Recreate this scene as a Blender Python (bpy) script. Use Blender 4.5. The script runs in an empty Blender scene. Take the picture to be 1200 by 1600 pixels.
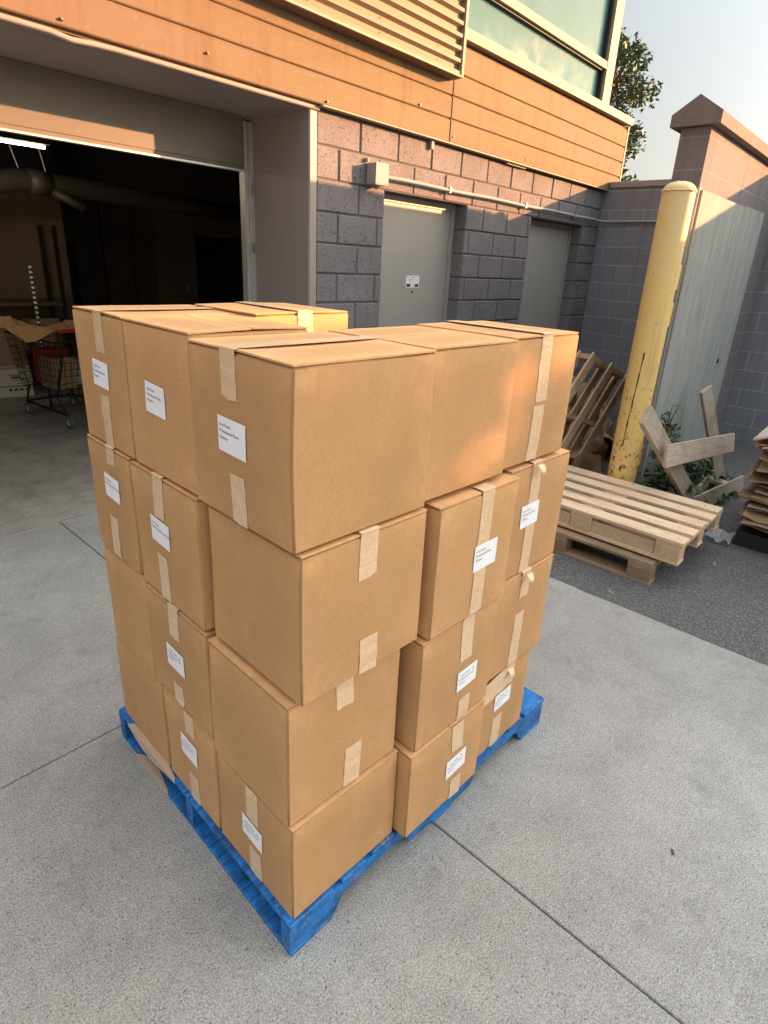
import bpy, bmesh, math, random
from mathutils import Vector, Matrix, noise
C = bpy.data.collections.new('scene_objects'); SC = bpy.context.scene; SC.collection.children.link(C)
random.seed(7)

# ---------------------------------------------------------------- camera
YAW, PITCH, ROLL, FPX, CAMH, CX, CY = 0.8446, -0.3608, 0.0519, 913.5, 1.6728, 601.2, 756.7
fw = Vector((math.sin(YAW)*math.cos(PITCH), math.cos(YAW)*math.cos(PITCH), math.sin(PITCH)))
rt = Vector((math.cos(YAW), -math.sin(YAW), 0)); up = rt.cross(fw)
r2 = math.cos(ROLL)*rt + math.sin(ROLL)*up; u2 = -math.sin(ROLL)*rt + math.cos(ROLL)*up
cam = bpy.data.cameras.new('camera'); co = bpy.data.objects.new('camera', cam); SC.collection.objects.link(co)
m = Matrix((r2, u2, -fw)).transposed().to_4x4(); m.translation = Vector((0, 0, CAMH)); co.matrix_world = m
cam.sensor_fit = 'HORIZONTAL'; cam.sensor_width = 36; cam.lens = 36*FPX/1200
cam.shift_x = -(CX-600)/1200; cam.shift_y = (CY-800)/1200
cam.clip_start = 0.05; cam.clip_end = 600
SC.camera = co
SC.render.resolution_x = 768; SC.render.resolution_y = 1024

# ---------------------------------------------------------------- light
TRAVEL = Vector((-1.36, 1.0, -0.385)).normalized()        # direction the sunlight travels
ELEV = math.asin(-TRAVEL.z); AZ = math.atan2(-TRAVEL.x, -TRAVEL.y)   # azimuth of the sun clockwise from +Y
W = bpy.data.worlds.new('World'); SC.world = W; W.use_nodes = True
nt = W.node_tree; bg = nt.nodes['Background']
sky = nt.nodes.new('ShaderNodeTexSky'); sky.sky_type = 'NISHITA'; sky.sun_disc = False
sky.sun_elevation = ELEV; sky.sun_rotation = AZ; sky.air_density = 1.0; sky.dust_density = 3.2; sky.ozone_density = 1.0; sky.altitude = 100
# evening haze: the clear-sky colours mixed with a pale even veil, whiter and brighter overhead than a clean sky
hz = nt.nodes.new('ShaderNodeMix'); hz.data_type = 'RGBA'; hz.inputs[0].default_value = 0.70
nt.links.new(sky.outputs[0], hz.inputs[6]); hz.inputs[7].default_value = (2.95, 2.95, 2.85, 1)
# thin cloud: brighter towards the zenith, as an overcast veil is
tcw = nt.nodes.new('ShaderNodeTexCoord'); sxw = nt.nodes.new('ShaderNodeSeparateXYZ'); nt.links.new(tcw.outputs['Generated'], sxw.inputs[0])
def wm(op, a, b):
    x = nt.nodes.new('ShaderNodeMath'); x.operation = op
    for k, v in enumerate((a, b)):
        if isinstance(v, (int, float)): x.inputs[k].default_value = v
        else: nt.links.new(v, x.inputs[k])
    return x.outputs[0]
zz = wm('MAXIMUM', sxw.outputs[2], 0.0); over = wm('MULTIPLY', wm('POWER', zz, 3.0), 2.9)
dt = nt.nodes.new('ShaderNodeVectorMath'); dt.operation = 'DOT_PRODUCT'; nt.links.new(tcw.outputs['Generated'], dt.inputs[0]); dt.inputs[1].default_value = tuple(-TRAVEL)
glow = wm('MULTIPLY', wm('POWER', wm('MAXIMUM', dt.outputs['Value'], 0.0), 5.0), 2.2)      # bright haze round the low sun
ff = wm('ADD', wm('ADD', over, glow), 0.60)
veil = nt.nodes.new('ShaderNodeMix'); veil.data_type = 'RGBA'; nt.links.new(wm('MULTIPLY', zz, 2.4), veil.inputs[0])
veil.inputs[6].default_value = (3.55, 3.20, 2.75, 1); veil.inputs[7].default_value = (2.75, 2.90, 2.90, 1); nt.links.new(veil.outputs[2], hz.inputs[7])
vm = nt.nodes.new('ShaderNodeVectorMath'); vm.operation = 'SCALE'; nt.links.new(hz.outputs[2], vm.inputs[0]); nt.links.new(ff, vm.inputs['Scale'])
nt.links.new(vm.outputs[0], bg.inputs[0]); bg.inputs[1].default_value = 0.10
sl = bpy.data.lights.new('sun', 'SUN'); sl.energy = 5.0; sl.angle = math.radians(0.53); sl.color = (1.0, 0.47, 0.20)
so = bpy.data.objects.new('sun', sl); SC.collection.objects.link(so)
so.rotation_euler = TRAVEL.to_track_quat('-Z', 'Y').to_euler(); so.location = (12, -9, 9)
SC.view_settings.view_transform = 'Standard'; SC.view_settings.look = 'None'; SC.view_settings.gamma = 1
SC.view_settings.exposure = 1.75

# ---------------------------------------------------------------- materials
def lin(r, g, b):
    f = lambda c: ((c/255+0.055)/1.055)**2.4 if c > 10 else c/255/12.92
    return (f(r), f(g), f(b), 1)
def mat(name, col, rough=0.8, metal=0.0, spec=0.5):
    M = bpy.data.materials.new(name); M.use_nodes = True
    b = M.node_tree.nodes['Principled BSDF']
    b.inputs['Base Color'].default_value = (*col[:3], 1); b.inputs['Roughness'].default_value = rough
    b.inputs['Metallic'].default_value = metal; b.inputs['Specular IOR Level'].default_value = spec
    return M
class NB:
    def __init__(s, M): s.M = M; s.t = M.node_tree; s.b = s.t.nodes['Principled BSDF']; s.tc = s.t.nodes.new('ShaderNodeTexCoord')
    def n(s, typ, **k):
        x = s.t.nodes.new(typ)
        for a, v in k.items():
            if a in x.inputs.keys(): pass
            setattr(x, a, v)
        return x
    def L(s, a, b): s.t.links.new(a, b)
    def coord(s, scale=(1, 1, 1), space='Object', rot=(0, 0, 0), loc=(0, 0, 0)):
        mp = s.n('ShaderNodeMapping'); mp.inputs['Scale'].default_value = scale; mp.inputs['Rotation'].default_value = rot; mp.inputs['Location'].default_value = loc
        s.L(s.tc.outputs[space], mp.inputs[0]); return mp.outputs[0]
    def noise(s, vec, scale, detail=4, rough=0.6, dist=0):
        x = s.n('ShaderNodeTexNoise'); s.L(vec, x.inputs['Vector']); x.inputs['Scale'].default_value = scale
        x.inputs['Detail'].default_value = detail; x.inputs['Roughness'].default_value = rough; x.inputs['Distortion'].default_value = dist
        return x.outputs['Fac']
    def voro(s, vec, scale, feat='F1', out='Distance'):
        x = s.n('ShaderNodeTexVoronoi'); x.feature = feat; s.L(vec, x.inputs['Vector']); x.inputs['Scale'].default_value = scale
        return x.outputs[out]
    def ramp(s, f, stops):
        x = s.n('ShaderNodeValToRGB'); s.L(f, x.inputs[0]); e = x.color_ramp.elements
        while len(e) < len(stops): e.new(0.5)
        for i, (p, c) in enumerate(stops):
            e[i].position = p; e[i].color = (*c[:3], 1) if not isinstance(c, (int, float)) else (c, c, c, 1)
        return x.outputs[0]
    def mix(s, f, a, b, mode='MIX'):
        x = s.n('ShaderNodeMix'); x.data_type = 'RGBA'; x.blend_type = mode
        for sock, v in ((x.inputs[0], f), (x.inputs[6], a), (x.inputs[7], b)):
            if isinstance(v, (int, float)): sock.default_value = v
            elif isinstance(v, tuple): sock.default_value = (*v[:3], 1)
            else: s.L(v, sock)
        return x.outputs[2]
    def math(s, op, a, b=0.0):
        x = s.n('ShaderNodeMath'); x.operation = op
        for sock, v in ((x.inputs[0], a), (x.inputs[1], b)):
            if isinstance(v, (int, float)): sock.default_value = v
            else: s.L(v, sock)
        return x.outputs[0]
    def col(s, c): s.L(c, s.b.inputs['Base Color'])
    def rgh(s, c): s.L(c, s.b.inputs['Roughness'])
    def bump(s, h, strength=0.3, dist=0.01, prev=None):
        x = s.n('ShaderNodeBump'); x.inputs['Strength'].default_value = strength; x.inputs['Distance'].default_value = dist
        s.L(h, x.inputs['Height'])
        if prev is not None: s.L(prev, x.inputs['Normal'])
        s.L(x.outputs[0], s.b.inputs['Normal']); return x.outputs[0]
def sc(c, k): return tuple(v*k for v in c[:3])

def m_cardboard(name, base, seed=0, dark=0.82):
    M = mat(name, base, 0.82, spec=0.25); n = NB(M)
    v = n.coord(loc=(seed*3.1, seed*1.7, seed))
    big = n.noise(v, 5, 4); fine = n.noise(n.coord((1, 1, 1)), 240, 3, 0.7); fib = n.noise(n.coord((90, 90, 900)), 1.2, 3)
    c = n.mix(n.ramp(big, [(0.3, 0), (0.75, 1)]), sc(base, 0.93), sc(base, 1.06))
    c = n.mix(n.ramp(fine, [(0.35, 0), (0.7, 1)]), n.mix(1.0, c, (dark, dark, dark*0.97), 'MULTIPLY'), c)
    scuff = n.noise(n.coord(loc=(seed, 4, 2)), 2.3, 6, 0.7, 0.8)
    c = n.mix(n.ramp(scuff, [(0.62, 0), (0.74, 0.35)]), c, sc(base, 1.25))
    ge = n.n('ShaderNodeNewGeometry')
    edge = n.math('MULTIPLY', n.ramp(ge.outputs['Pointiness'], [(0.515, 0), (0.56, 0.55)]), n.ramp(n.noise(n.coord(), 24, 4, 0.7), [(0.35, 0.25), (0.65, 1)]))
    c = n.mix(edge, c, sc(base, 1.35))
    cr = n.noise(n.coord((1, 1, 1), loc=(seed*5, 2, 7)), 4.2, 2, 0.4, 1.8)
    crm = n.ramp(n.math('ABSOLUTE', n.math('SUBTRACT', cr, 0.5)), [(0.0, 0.22), (0.010, 0)])
    c = n.mix(crm, c, sc(base, 0.72))
    n.col(c)
    w = n.n('ShaderNodeTexWave'); w.wave_type = 'BANDS'; w.bands_direction = 'DIAGONAL' if False else 'X'
    n.L(n.coord((1, 1, 0)), w.inputs['Vector']); w.inputs['Scale'].default_value = 55; w.inputs['Distortion'].default_value = 1.0
    b1 = n.bump(w.outputs['Fac'], 0.05, 0.002); b2 = n.bump(big, 0.25, 0.012, b1); n.bump(fib, 0.06, 0.002, b2)
    return M
CARD = (0.615, 0.345, 0.160)
M_card = [m_cardboard('cardboard_%s' % t, sc(CARD, k), i) for i, (t, k) in enumerate((('a', 1.0), ('b', 0.95), ('c', 1.05), ('d', 0.98)))]
M_flap = m_cardboard('cardboard_flap', sc(CARD, 1.12), 9)
M_oldcard = m_cardboard('old_cardboard', (0.34, 0.22, 0.13), 5, 0.7)
def m_tape(name, base):
    M = mat(name, base, 0.30, spec=0.6); n = NB(M)
    f = n.noise(n.coord(), 60, 3); c = n.mix(n.ramp(f, [(0.35, 0), (0.7, 1)]), sc(base, 0.92), sc(base, 1.05))
    n.col(c); n.bump(n.noise(n.coord((1, 1, 2.2)), 30, 4, 0.6, 0.5), 0.55, 0.005); return M
M_tape = m_tape('paper_tape', (0.80, 0.565, 0.345))
M_label = mat('label_paper', (0.86, 0.87, 0.90), 0.6, spec=0.3)
n = NB(M_label); n.col(n.mix(n.ramp(n.noise(n.coord(), 30, 3), [(0.3, 0), (0.8, 1)]), (0.90, 0.91, 0.94), (0.95, 0.96, 0.98)))
M_ink = mat('printed_ink', (0.09, 0.09, 0.10), 0.7)

def m_concrete(name, base, pit=1.0, stain=1.0):
    M = mat(name, base, 0.88, spec=0.25); n = NB(M); v = n.coord()
    big = n.noise(v, 0.8, 5, 0.6, 0.4); med = n.noise(v, 5.5, 6, 0.75, 0.3); fin = n.noise(v, 210, 2, 0.5); mot = n.noise(v, 48, 4, 0.75)
    c = n.mix(n.ramp(big, [(0.30, 0), (0.70, 1)]), sc(base, 0.80), sc(base, 1.14))
    c = n.mix(n.ramp(med, [(0.34, 0.30*stain), (0.55, 0)]), c, sc(base, 0.50))
    c = n.mix(n.ramp(mot, [(0.38, 0), (0.62, 1)]), n.mix(1.0, c, (0.91, 0.91, 0.91), 'MULTIPLY'), n.mix(1.0, c, (1.06, 1.06, 1.06), 'MULTIPLY'))
    c = n.mix(n.ramp(fin, [(0.36, 0), (0.66, 1)]), n.mix(1.0, c, (0.66, 0.66, 0.66), 'MULTIPLY'), n.mix(1.0, c, (1.27, 1.27, 1.25), 'MULTIPLY'))
    pits = None
    for sc_, off, a_, b_ in ((95, 3, 0.10, 0.24), (42, 9, 0.05, 0.12)):
        vv = n.coord(loc=(off, 5, 1)); dv = n.noise(vv, 30, 2); pv = n.voro(vv, sc_); pc = n.voro(vv, sc_, out='Color')
        p_ = n.math('MULTIPLY', n.ramp(pv, [(a_, 1), (b_, 0)]), n.ramp(pc, [(0.50, 0), (0.60, 0.85*pit)]))
        pits = p_ if pits is None else n.math('MAXIMUM', pits, p_)
    c = n.mix(pits, c, sc(base, 0.20))
    for k, (off, s_) in enumerate(((8, 2.2), (21, 5.0))):
        st = n.noise(n.coord(loc=(off, 1, 0)), s_, 4, 0.55, 0.9); c = n.mix(n.ramp(st, [(0.63, 0), (0.74, 0.42*stain)]), c, sc(base, 0.48))
    sr = n.noise(n.coord((0.6, 7, 1), rot=(0, 0, 0.6)), 1.6, 5, 0.7, 0.6); c = n.mix(n.ramp(sr, [(0.64, 0), (0.74, 0.30)]), c, sc(base, 1.35))
    n.col(c); n.bump(n.math('SUBTRACT', 1.0, pits), 0.5, 0.003); return M
M_conc = m_concrete('concrete', (0.385, 0.366, 0.338))
M_gfloor = m_concrete('garage_floor_concrete', (0.40, 0.36, 0.31), 0.4, 2.0)
M = mat('asphalt', (0.085, 0.085, 0.087), 0.88, spec=0.35); n = NB(M); v = n.coord()
c = n.mix(n.noise(v, 2.0, 5), (0.095, 0.09, 0.088), (0.165, 0.156, 0.15))
agd = n.voro(v, 100); agc = n.voro(v, 100, out='Color')
c = n.mix(n.ramp(n.math('MULTIPLY', n.ramp(agd, [(0.30, 1), (0.55, 0)]), n.ramp(agc, [(0.15, 0), (0.9, 0.75)])), [(0, 0), (1, 1)]), c, (0.46, 0.44, 0.42))
c = n.mix(n.ramp(n.noise(v, 190, 3, 0.8), [(0.42, 0.65), (0.56, 0)]), c, (0.03, 0.03, 0.032))
n.col(c); b1 = n.bump(agd, 0.8, 0.008); n.bump(n.noise(v, 45, 4, 0.8), 0.5, 0.006, b1); M_asph = M
M = mat('soil_ground', (0.12, 0.10, 0.08), 0.95); n = NB(M); n.col(n.mix(n.noise(n.coord(), 9, 6), (0.07, 0.06, 0.05), (0.2, 0.17, 0.14))); M_soil = M

def m_block(name, base, smooth=False):
    M = mat(name, base, 0.9, spec=0.2); n = NB(M); v = n.coord()
    c = n.mix(n.ramp(n.noise(v, 3.2, 5, 0.7), [(0.3, 0), (0.7, 1)]), sc(base, 0.84), sc(base, 1.12))
    f = n.noise(v, 95, 4, 0.75)
    c = n.mix(n.ramp(f, [(0.36, 0), (0.56, 1)]), n.mix(1.0, c, (0.62, 0.60, 0.60), 'MULTIPLY'), c)
    pits = n.noise(n.coord((1, 1, 1), loc=(4, 0, 2)), 60, 3, 0.6)
    pm = n.ramp(pits, [(0.60, 0), (0.68, 1)])
    c = n.mix(pm, c, sc(base, 0.42 if not smooth else 0.75))
    st = n.noise(n.coord((14, 14, 0.8)), 1.0, 4); c = n.mix(n.ramp(st, [(0.56, 0), (0.8, 0.35)]), c, sc(base, 0.55))
    n.col(c); b1 = n.bump(f, 0.7 if not smooth else 0.3, 0.006); n.bump(n.math('SUBTRACT', 1.0, pm), 0.6 if not smooth else 0.15, 0.006, b1); return M
M_split = m_block('split_face_block', (0.235, 0.22, 0.225))
M_mortar = mat('dark_mortar', (0.125, 0.115, 0.115), 0.95)
def m_brickwall(name, base, mortar, axis):
    # painted smooth block with light joints; pattern follows the wall's own length and height
    M = mat(name, base, 0.9, spec=0.2); n = NB(M)
    s = n.n('ShaderNodeSeparateXYZ'); n.L(n.tc.outputs['Object'], s.inputs[0])
    cb = n.n('ShaderNodeCombineXYZ'); n.L(s.outputs[axis], cb.inputs[0]); n.L(n.math('ADD', s.outputs[2], 0.043), cb.inputs[1])
    br = n.n('ShaderNodeTexBrick'); n.L(cb.outputs[0], br.inputs['Vector']); br.offset = 0.5
    br.inputs['Scale'].default_value = 1.0; br.inputs['Brick Width'].default_value = 0.4064; br.inputs['Row Height'].default_value = 0.2032
    br.inputs['Mortar Size'].default_value = 0.0055; br.inputs['Mortar Smooth'].default_value = 0.3
    br.inputs['Color1'].default_value = (*sc(base, 0.93), 1); br.inputs['Color2'].default_value = (*sc(base, 1.07), 1); br.inputs['Mortar'].default_value = (*mortar, 1)
    v = n.coord(); f = n.noise(v, 110, 3, 0.8)
    c = n.mix(n.ramp(n.noise(v, 2.2, 5, 0.7), [(0.3, 0.25), (0.7, 0)]), br.outputs['Color'], sc(base, 0.75))
    c = n.mix(n.ramp(f, [(0.35, 0.5), (0.55, 0)]), c, sc(base, 0.55))
    st = n.noise(n.coord((9, 9, 0.5)), 1.0, 4, 0.6); c = n.mix(n.ramp(st, [(0.52, 0), (0.75, 0.6)]), c, sc(base, 0.55))
    n.col(c); b = n.bump(f, 0.4, 0.004); n.bump(n.math('SUBTRACT', 1.0, br.outputs['Fac']), 0.6, 0.008, b); return M
M_wallx = m_brickwall('grey_block_wall_x', (0.245, 0.222, 0.225), (0.38, 0.35, 0.34), 0)
M_wally = m_brickwall('grey_block_wall_y', (0.27, 0.275, 0.305), (0.50, 0.49, 0.49), 1)
M_coping = m_block('stone_coping', (0.24, 0.20, 0.18), True)
M_metalcap = mat('metal_wall_cap', (0.30, 0.30, 0.30), 0.55, 0.3)
n = NB(M_metalcap); n.col(n.mix(n.noise(n.coord((3, 3, 1)), 6, 5), (0.22, 0.22, 0.22), (0.38, 0.37, 0.36)))

M = mat('cedar_siding', (0.52, 0.27, 0.12), 0.75, spec=0.08); n = NB(M)
g = n.noise(n.coord((1.2, 30, 38)), 3.2, 5, 0.65, 0.4); lv = n.noise(n.coord((0.5, 1, 2.5)), 1.6, 4, 0.6)
c = n.mix(n.ramp(g, [(0.3, 0), (0.72, 1)]), (0.176, 0.128, 0.074), (0.228, 0.176, 0.112))
c = n.mix(n.ramp(lv, [(0.35, 0), (0.7, 0.75)]), c, (0.212, 0.168, 0.104))
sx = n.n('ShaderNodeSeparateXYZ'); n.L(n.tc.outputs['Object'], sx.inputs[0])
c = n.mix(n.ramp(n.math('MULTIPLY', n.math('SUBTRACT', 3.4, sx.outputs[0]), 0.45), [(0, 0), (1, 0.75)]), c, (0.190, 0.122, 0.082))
fl = n.noise(n.coord((1, 1, 1)), 26, 5, 0.75); c = n.mix(n.ramp(fl, [(0.60, 0), (0.70, 0.6)]), c, (0.33, 0.23, 0.15))
dr = n.noise(n.coord((6, 1, 0.7)), 2.0, 5, 0.7); c = n.mix(n.ramp(dr, [(0.52, 0), (0.70, 0.45)]), c, (0.15, 0.085, 0.045))
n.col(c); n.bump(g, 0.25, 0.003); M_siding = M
M_groove = mat('siding_groove', (0.17, 0.10, 0.055), 0.8)
M = mat('tan_ribbed_metal', (0.50, 0.41, 0.28), 0.55, 0.0, 0.12); n = NB(M); n.col(n.mix(n.noise(n.coord((1, 4, 10)), 3, 4), (0.21, 0.165, 0.11), (0.28, 0.225, 0.155))); M_rib = M
M = mat('cream_window_frame', (0.74, 0.62, 0.42), 0.55, spec=0.12); n = NB(M); n.col(n.mix(n.noise(n.coord(), 4, 5), (0.30, 0.27, 0.19), (0.37, 0.33, 0.24))); M_cream = M
M = mat('window_glass', (0.10, 0.22, 0.20), 0.04, 0.0, 0.06); n = NB(M); M.node_tree.nodes['Principled BSDF'].inputs['IOR'].default_value = 1.45
n.col(n.mix(n.noise(n.coord((1, 1, 1)), 1.4, 4), (0.050, 0.135, 0.155), (0.085, 0.195, 0.215)))
n.rgh(n.ramp(n.noise(n.coord(), 6, 5), [(0.3, 0.03), (0.8, 0.16)])); n.bump(n.noise(n.coord(), 1.8, 2), 0.06, 0.02); M_glass = M
M_gasket = mat('black_gasket', (0.015, 0.015, 0.017), 0.6)
M = mat('taupe_metal_cladding', (0.165, 0.145, 0.130), 0.5, 0.0, 0.5); n = NB(M); n.col(n.mix(n.noise(n.coord(), 2, 5), (0.30, 0.25, 0.225), (0.36, 0.305, 0.28))); n.bump(n.noise(n.coord(), 1.5, 3), 0.08, 0.02); M_taupe = M
M = mat('door_paint', (0.235, 0.222, 0.212), 0.45); n = NB(M); n.col(n.mix(n.noise(n.coord((1, 1, 0.6)), 4, 6, 0.7), (0.34, 0.322, 0.295), (0.42, 0.40, 0.365)))
n.bump(n.noise(n.coord(), 2.5, 3), 0.06, 0.02); M_door = M
M_steel = mat('brushed_steel', (0.55, 0.54, 0.52), 0.35, 0.9)
M_alu = mat('aluminium', (0.62, 0.60, 0.57), 0.4, 0.5)
n = NB(M_alu); n.col(n.mix(n.noise(n.coord((5, 5, 2)), 8, 4), (0.5, 0.48, 0.45), (0.72, 0.70, 0.67)))
M = mat('galvanised_conduit', (0.50, 0.49, 0.46), 0.6, 0.0, 0.2); n = NB(M); n.col(n.mix(n.noise(n.coord(), 12, 4), (0.27, 0.26, 0.245), (0.36, 0.35, 0.33))); M_conduit = M
M_sign = mat('notice_white', (0.80, 0.82, 0.84), 0.5); M_black = mat('black_plastic', (0.018, 0.018, 0.02), 0.5)
M = mat('section_door_paint', (0.17, 0.15, 0.13), 0.5); n = NB(M); n.col(n.mix(n.noise(n.coord((1, 1, 3)), 3, 5), (0.115, 0.10, 0.082), (0.165, 0.142, 0.118))); M_gdoor = M
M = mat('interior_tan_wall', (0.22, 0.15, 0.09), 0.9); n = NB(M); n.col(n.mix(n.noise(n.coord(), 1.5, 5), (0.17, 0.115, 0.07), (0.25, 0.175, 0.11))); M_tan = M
M_dark = mat('black_ceiling_and_wall_falloff', (0.012, 0.011, 0.011), 0.9)
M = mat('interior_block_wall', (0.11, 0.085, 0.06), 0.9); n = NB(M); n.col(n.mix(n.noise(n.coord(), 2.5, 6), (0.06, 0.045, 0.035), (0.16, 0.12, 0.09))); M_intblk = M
M = mat('duct_metal', (0.32, 0.28, 0.22), 0.5, 0.4); n = NB(M); n.col(n.mix(n.noise(n.coord(), 5, 4), (0.10, 0.085, 0.065), (0.22, 0.185, 0.145))); M_duct = M
M = mat('yellow_bollard_paint', (0.62, 0.42, 0.10), 0.5, spec=0.45); n = NB(M)
c = n.mix(n.noise(n.coord((1, 1, 0.5)), 3.5, 5, 0.7), (0.82, 0.54, 0.15), (0.90, 0.65, 0.28))
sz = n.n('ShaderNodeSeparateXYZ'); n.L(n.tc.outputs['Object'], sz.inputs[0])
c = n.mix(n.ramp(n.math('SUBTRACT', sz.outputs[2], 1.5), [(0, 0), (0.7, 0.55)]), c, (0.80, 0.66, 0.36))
lowm = n.ramp(sz.outputs[2], [(0.35, 1.0), (1.0, 0.28)])
lowm2 = n.math('MULTIPLY', n.math('SUBTRACT', 1.9, sz.outputs[2]), 0.05)
ch = n.noise(n.coord((1, 1, 0.7), loc=(2, 3, 0)), 36, 5, 0.7, 0.6)
chm = n.ramp(n.math('ADD', ch, lowm2), [(0.665, 0), (0.68, 1)])
c = n.mix(chm, c, (0.09, 0.055, 0.035))
st = n.noise(n.coord((10, 10, 0.8), loc=(0, 0, 5)), 1.6, 4, 0.6); c = n.mix(n.ramp(st, [(0.56, 0), (0.75, 0.4)]), c, (0.36, 0.24, 0.08))
n.col(c); b = n.bump(n.math('SUBTRACT', 1.0, chm), 0.6, 0.003); n.bump(n.noise(n.coord(), 9, 4), 0.15, 0.01, b); M_yellow = M
M_rust = mat('rust', (0.06, 0.035, 0.025), 0.9)
def m_wood(name, a, b, scl=(1, 26, 26), dirt=0.5, k=1.0):
    M = mat(name, a, 0.82, spec=0.2); n = NB(M)
    g = n.noise(n.coord(scl), 2.6*k, 5, 0.7, 0.5)
    c = n.mix(n.ramp(g, [(0.32, 0), (0.68, 1)]), a, b)
    c = n.mix(n.ramp(n.noise(n.coord(), 5, 5, 0.7), [(0.52, 0), (0.72, dirt)]), c, sc(a, 0.4))
    kn = n.voro(n.coord(tuple(s*0.28 for s in scl)), 1.3); c = n.mix(n.ramp(kn, [(0.05, 0.8), (0.12, 0)]), c, sc(a, 0.3))
    n.col(c); n.bump(g, 0.35, 0.003); return M
GX, GY, GZ = (1.5, 26, 26), (26, 1.5, 26), (26, 26, 1.5)
M_pine_y = m_wood('fresh_pine_boards', (0.62, 0.43, 0.275), (0.80, 0.61, 0.43), GY, 0.25)
M_pine_x = m_wood('pine_cross_boards', (0.54, 0.36, 0.22), (0.70, 0.50, 0.33), GX, 0.35)
M_chip = m_wood('laminated_block', (0.22, 0.14, 0.085), (0.42, 0.29, 0.18), (2, 2, 55), 0.4)
M_oldp = m_wood('aged_pallet_boards', (0.30, 0.20, 0.12), (0.44, 0.31, 0.20), GY, 0.5)
M_brown = m_wood('brown_weathered_boards', (0.38, 0.26, 0.165), (0.58, 0.42, 0.28), (1.5, 26, 26), 0.6)
M_grey = m_wood('grey_weathered_boards', (0.36, 0.28, 0.205), (0.56, 0.46, 0.36), (1.5, 26, 26), 0.45)
M = mat('weathered_plywood', (0.24, 0.245, 0.23), 0.85, spec=0.2); n = NB(M)
g = n.noise(n.coord((7, 7, 0.55)), 3.5, 6, 0.65, 0.3); c = n.mix(n.ramp(g, [(0.34, 0), (0.66, 1)]), (0.285, 0.295, 0.27), (0.385, 0.395, 0.365))
c = n.mix(n.ramp(n.noise(n.coord((60, 60, 3)), 1, 4), [(0.55, 0), (0.66, 0.4)]), c, (0.10, 0.10, 0.095))
n.col(c); n.bump(g, 0.4, 0.004); M_ply = M
M = mat('blue_pallet_paint', (0.02, 0.13, 0.42), 0.55, spec=0.4); n = NB(M)
wv = n.noise(n.coord((3, 3, 3)), 3, 6, 0.75, 0.5)
c = n.mix(n.ramp(n.noise(n.coord((2, 14, 14)), 2, 5, 0.7), [(0.3, 0), (0.7, 1)]), (0.012, 0.15, 0.46), (0.025, 0.26, 0.72))
c = n.mix(n.ramp(n.noise(n.coord(), 11, 6, 0.8), [(0.46, 0), (0.62, 0.85)]), c, (0.015, 0.060, 0.15))
c = n.mix(n.ramp(wv, [(0.60, 0), (0.66, 0.7)]), c, (0.10, 0.15, 0.19))
gr = n.noise(n.coord((3, 40, 40)), 2.2, 5, 0.8, 0.6); c = n.mix(n.ramp(gr, [(0.50, 0), (0.60, 0.75)]), c, (0.012, 0.045, 0.11))
bw = n.noise(n.coord((6, 5, 9), loc=(1, 7, 3)), 3.2, 6, 0.8, 0.7); c = n.mix(n.ramp(bw, [(0.60, 0), (0.63, 0.85)]), c, (0.26, 0.23, 0.19))
n.col(c); n.bump(n.noise(n.coord((4, 30, 30)), 2, 4), 0.4, 0.003); M_blue = M
M_nail = mat('nail_head', (0.10, 0.09, 0.08), 0.5, 0.6)
M_rawwood = m_wood('torn_raw_wood', (0.48, 0.32, 0.22), (0.62, 0.45, 0.33), GY, 0.1)
def m_leaf(name, a, b):
    M = mat(name, a, 0.55, spec=0.4); n = NB(M); n.col(n.mix(n.ramp(n.noise(n.coord(), 9, 3), [(0.35, 0), (0.65, 1)]), a, b))
    n.b.inputs['Subsurface Weight'].default_value = 0.0; return M
M_leaf = m_leaf('tree_leaves', (0.040, 0.072, 0.024), (0.095, 0.150, 0.050)); M_ivy = m_leaf('ivy_leaves', (0.020, 0.042, 0.018), (0.075, 0.115, 0.045))
M_bark = mat('bark', (0.10, 0.075, 0.055), 0.95)
M_cartmetal = mat('black_cart_wire', (0.02, 0.018, 0.018), 0.5, 0.3); M_redplastic = mat('red_plastic', (0.42, 0.02, 0.03), 0.45)
M_rubber = mat('grey_rubber', (0.12, 0.115, 0.11), 0.7); M_white = mat('white_carton', (0.62, 0.56, 0.50), 0.7)
M_film = mat('clear_plastic_film', (0.55, 0.56, 0.56), 0.25, spec=0.6); M_film.node_tree.nodes['Principled BSDF'].inputs['Alpha'].default_value = 0.35
M_tube = mat('lit_tube', (1, 1, 1), 0.4); b = M_tube.node_tree.nodes['Principled BSDF']; b.inputs['Emission Color'].default_value = (1, 0.86, 0.66, 1); b.inputs['Emission Strength'].default_value = 10.0
M = mat('sun_blocker_stucco', (0.42, 0.34, 0.27), 0.9); n = NB(M); n.col(n.mix(n.noise(n.coord(), 3, 5), (0.36, 0.29, 0.23), (0.46, 0.38, 0.3))); M_stucco = M

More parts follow.
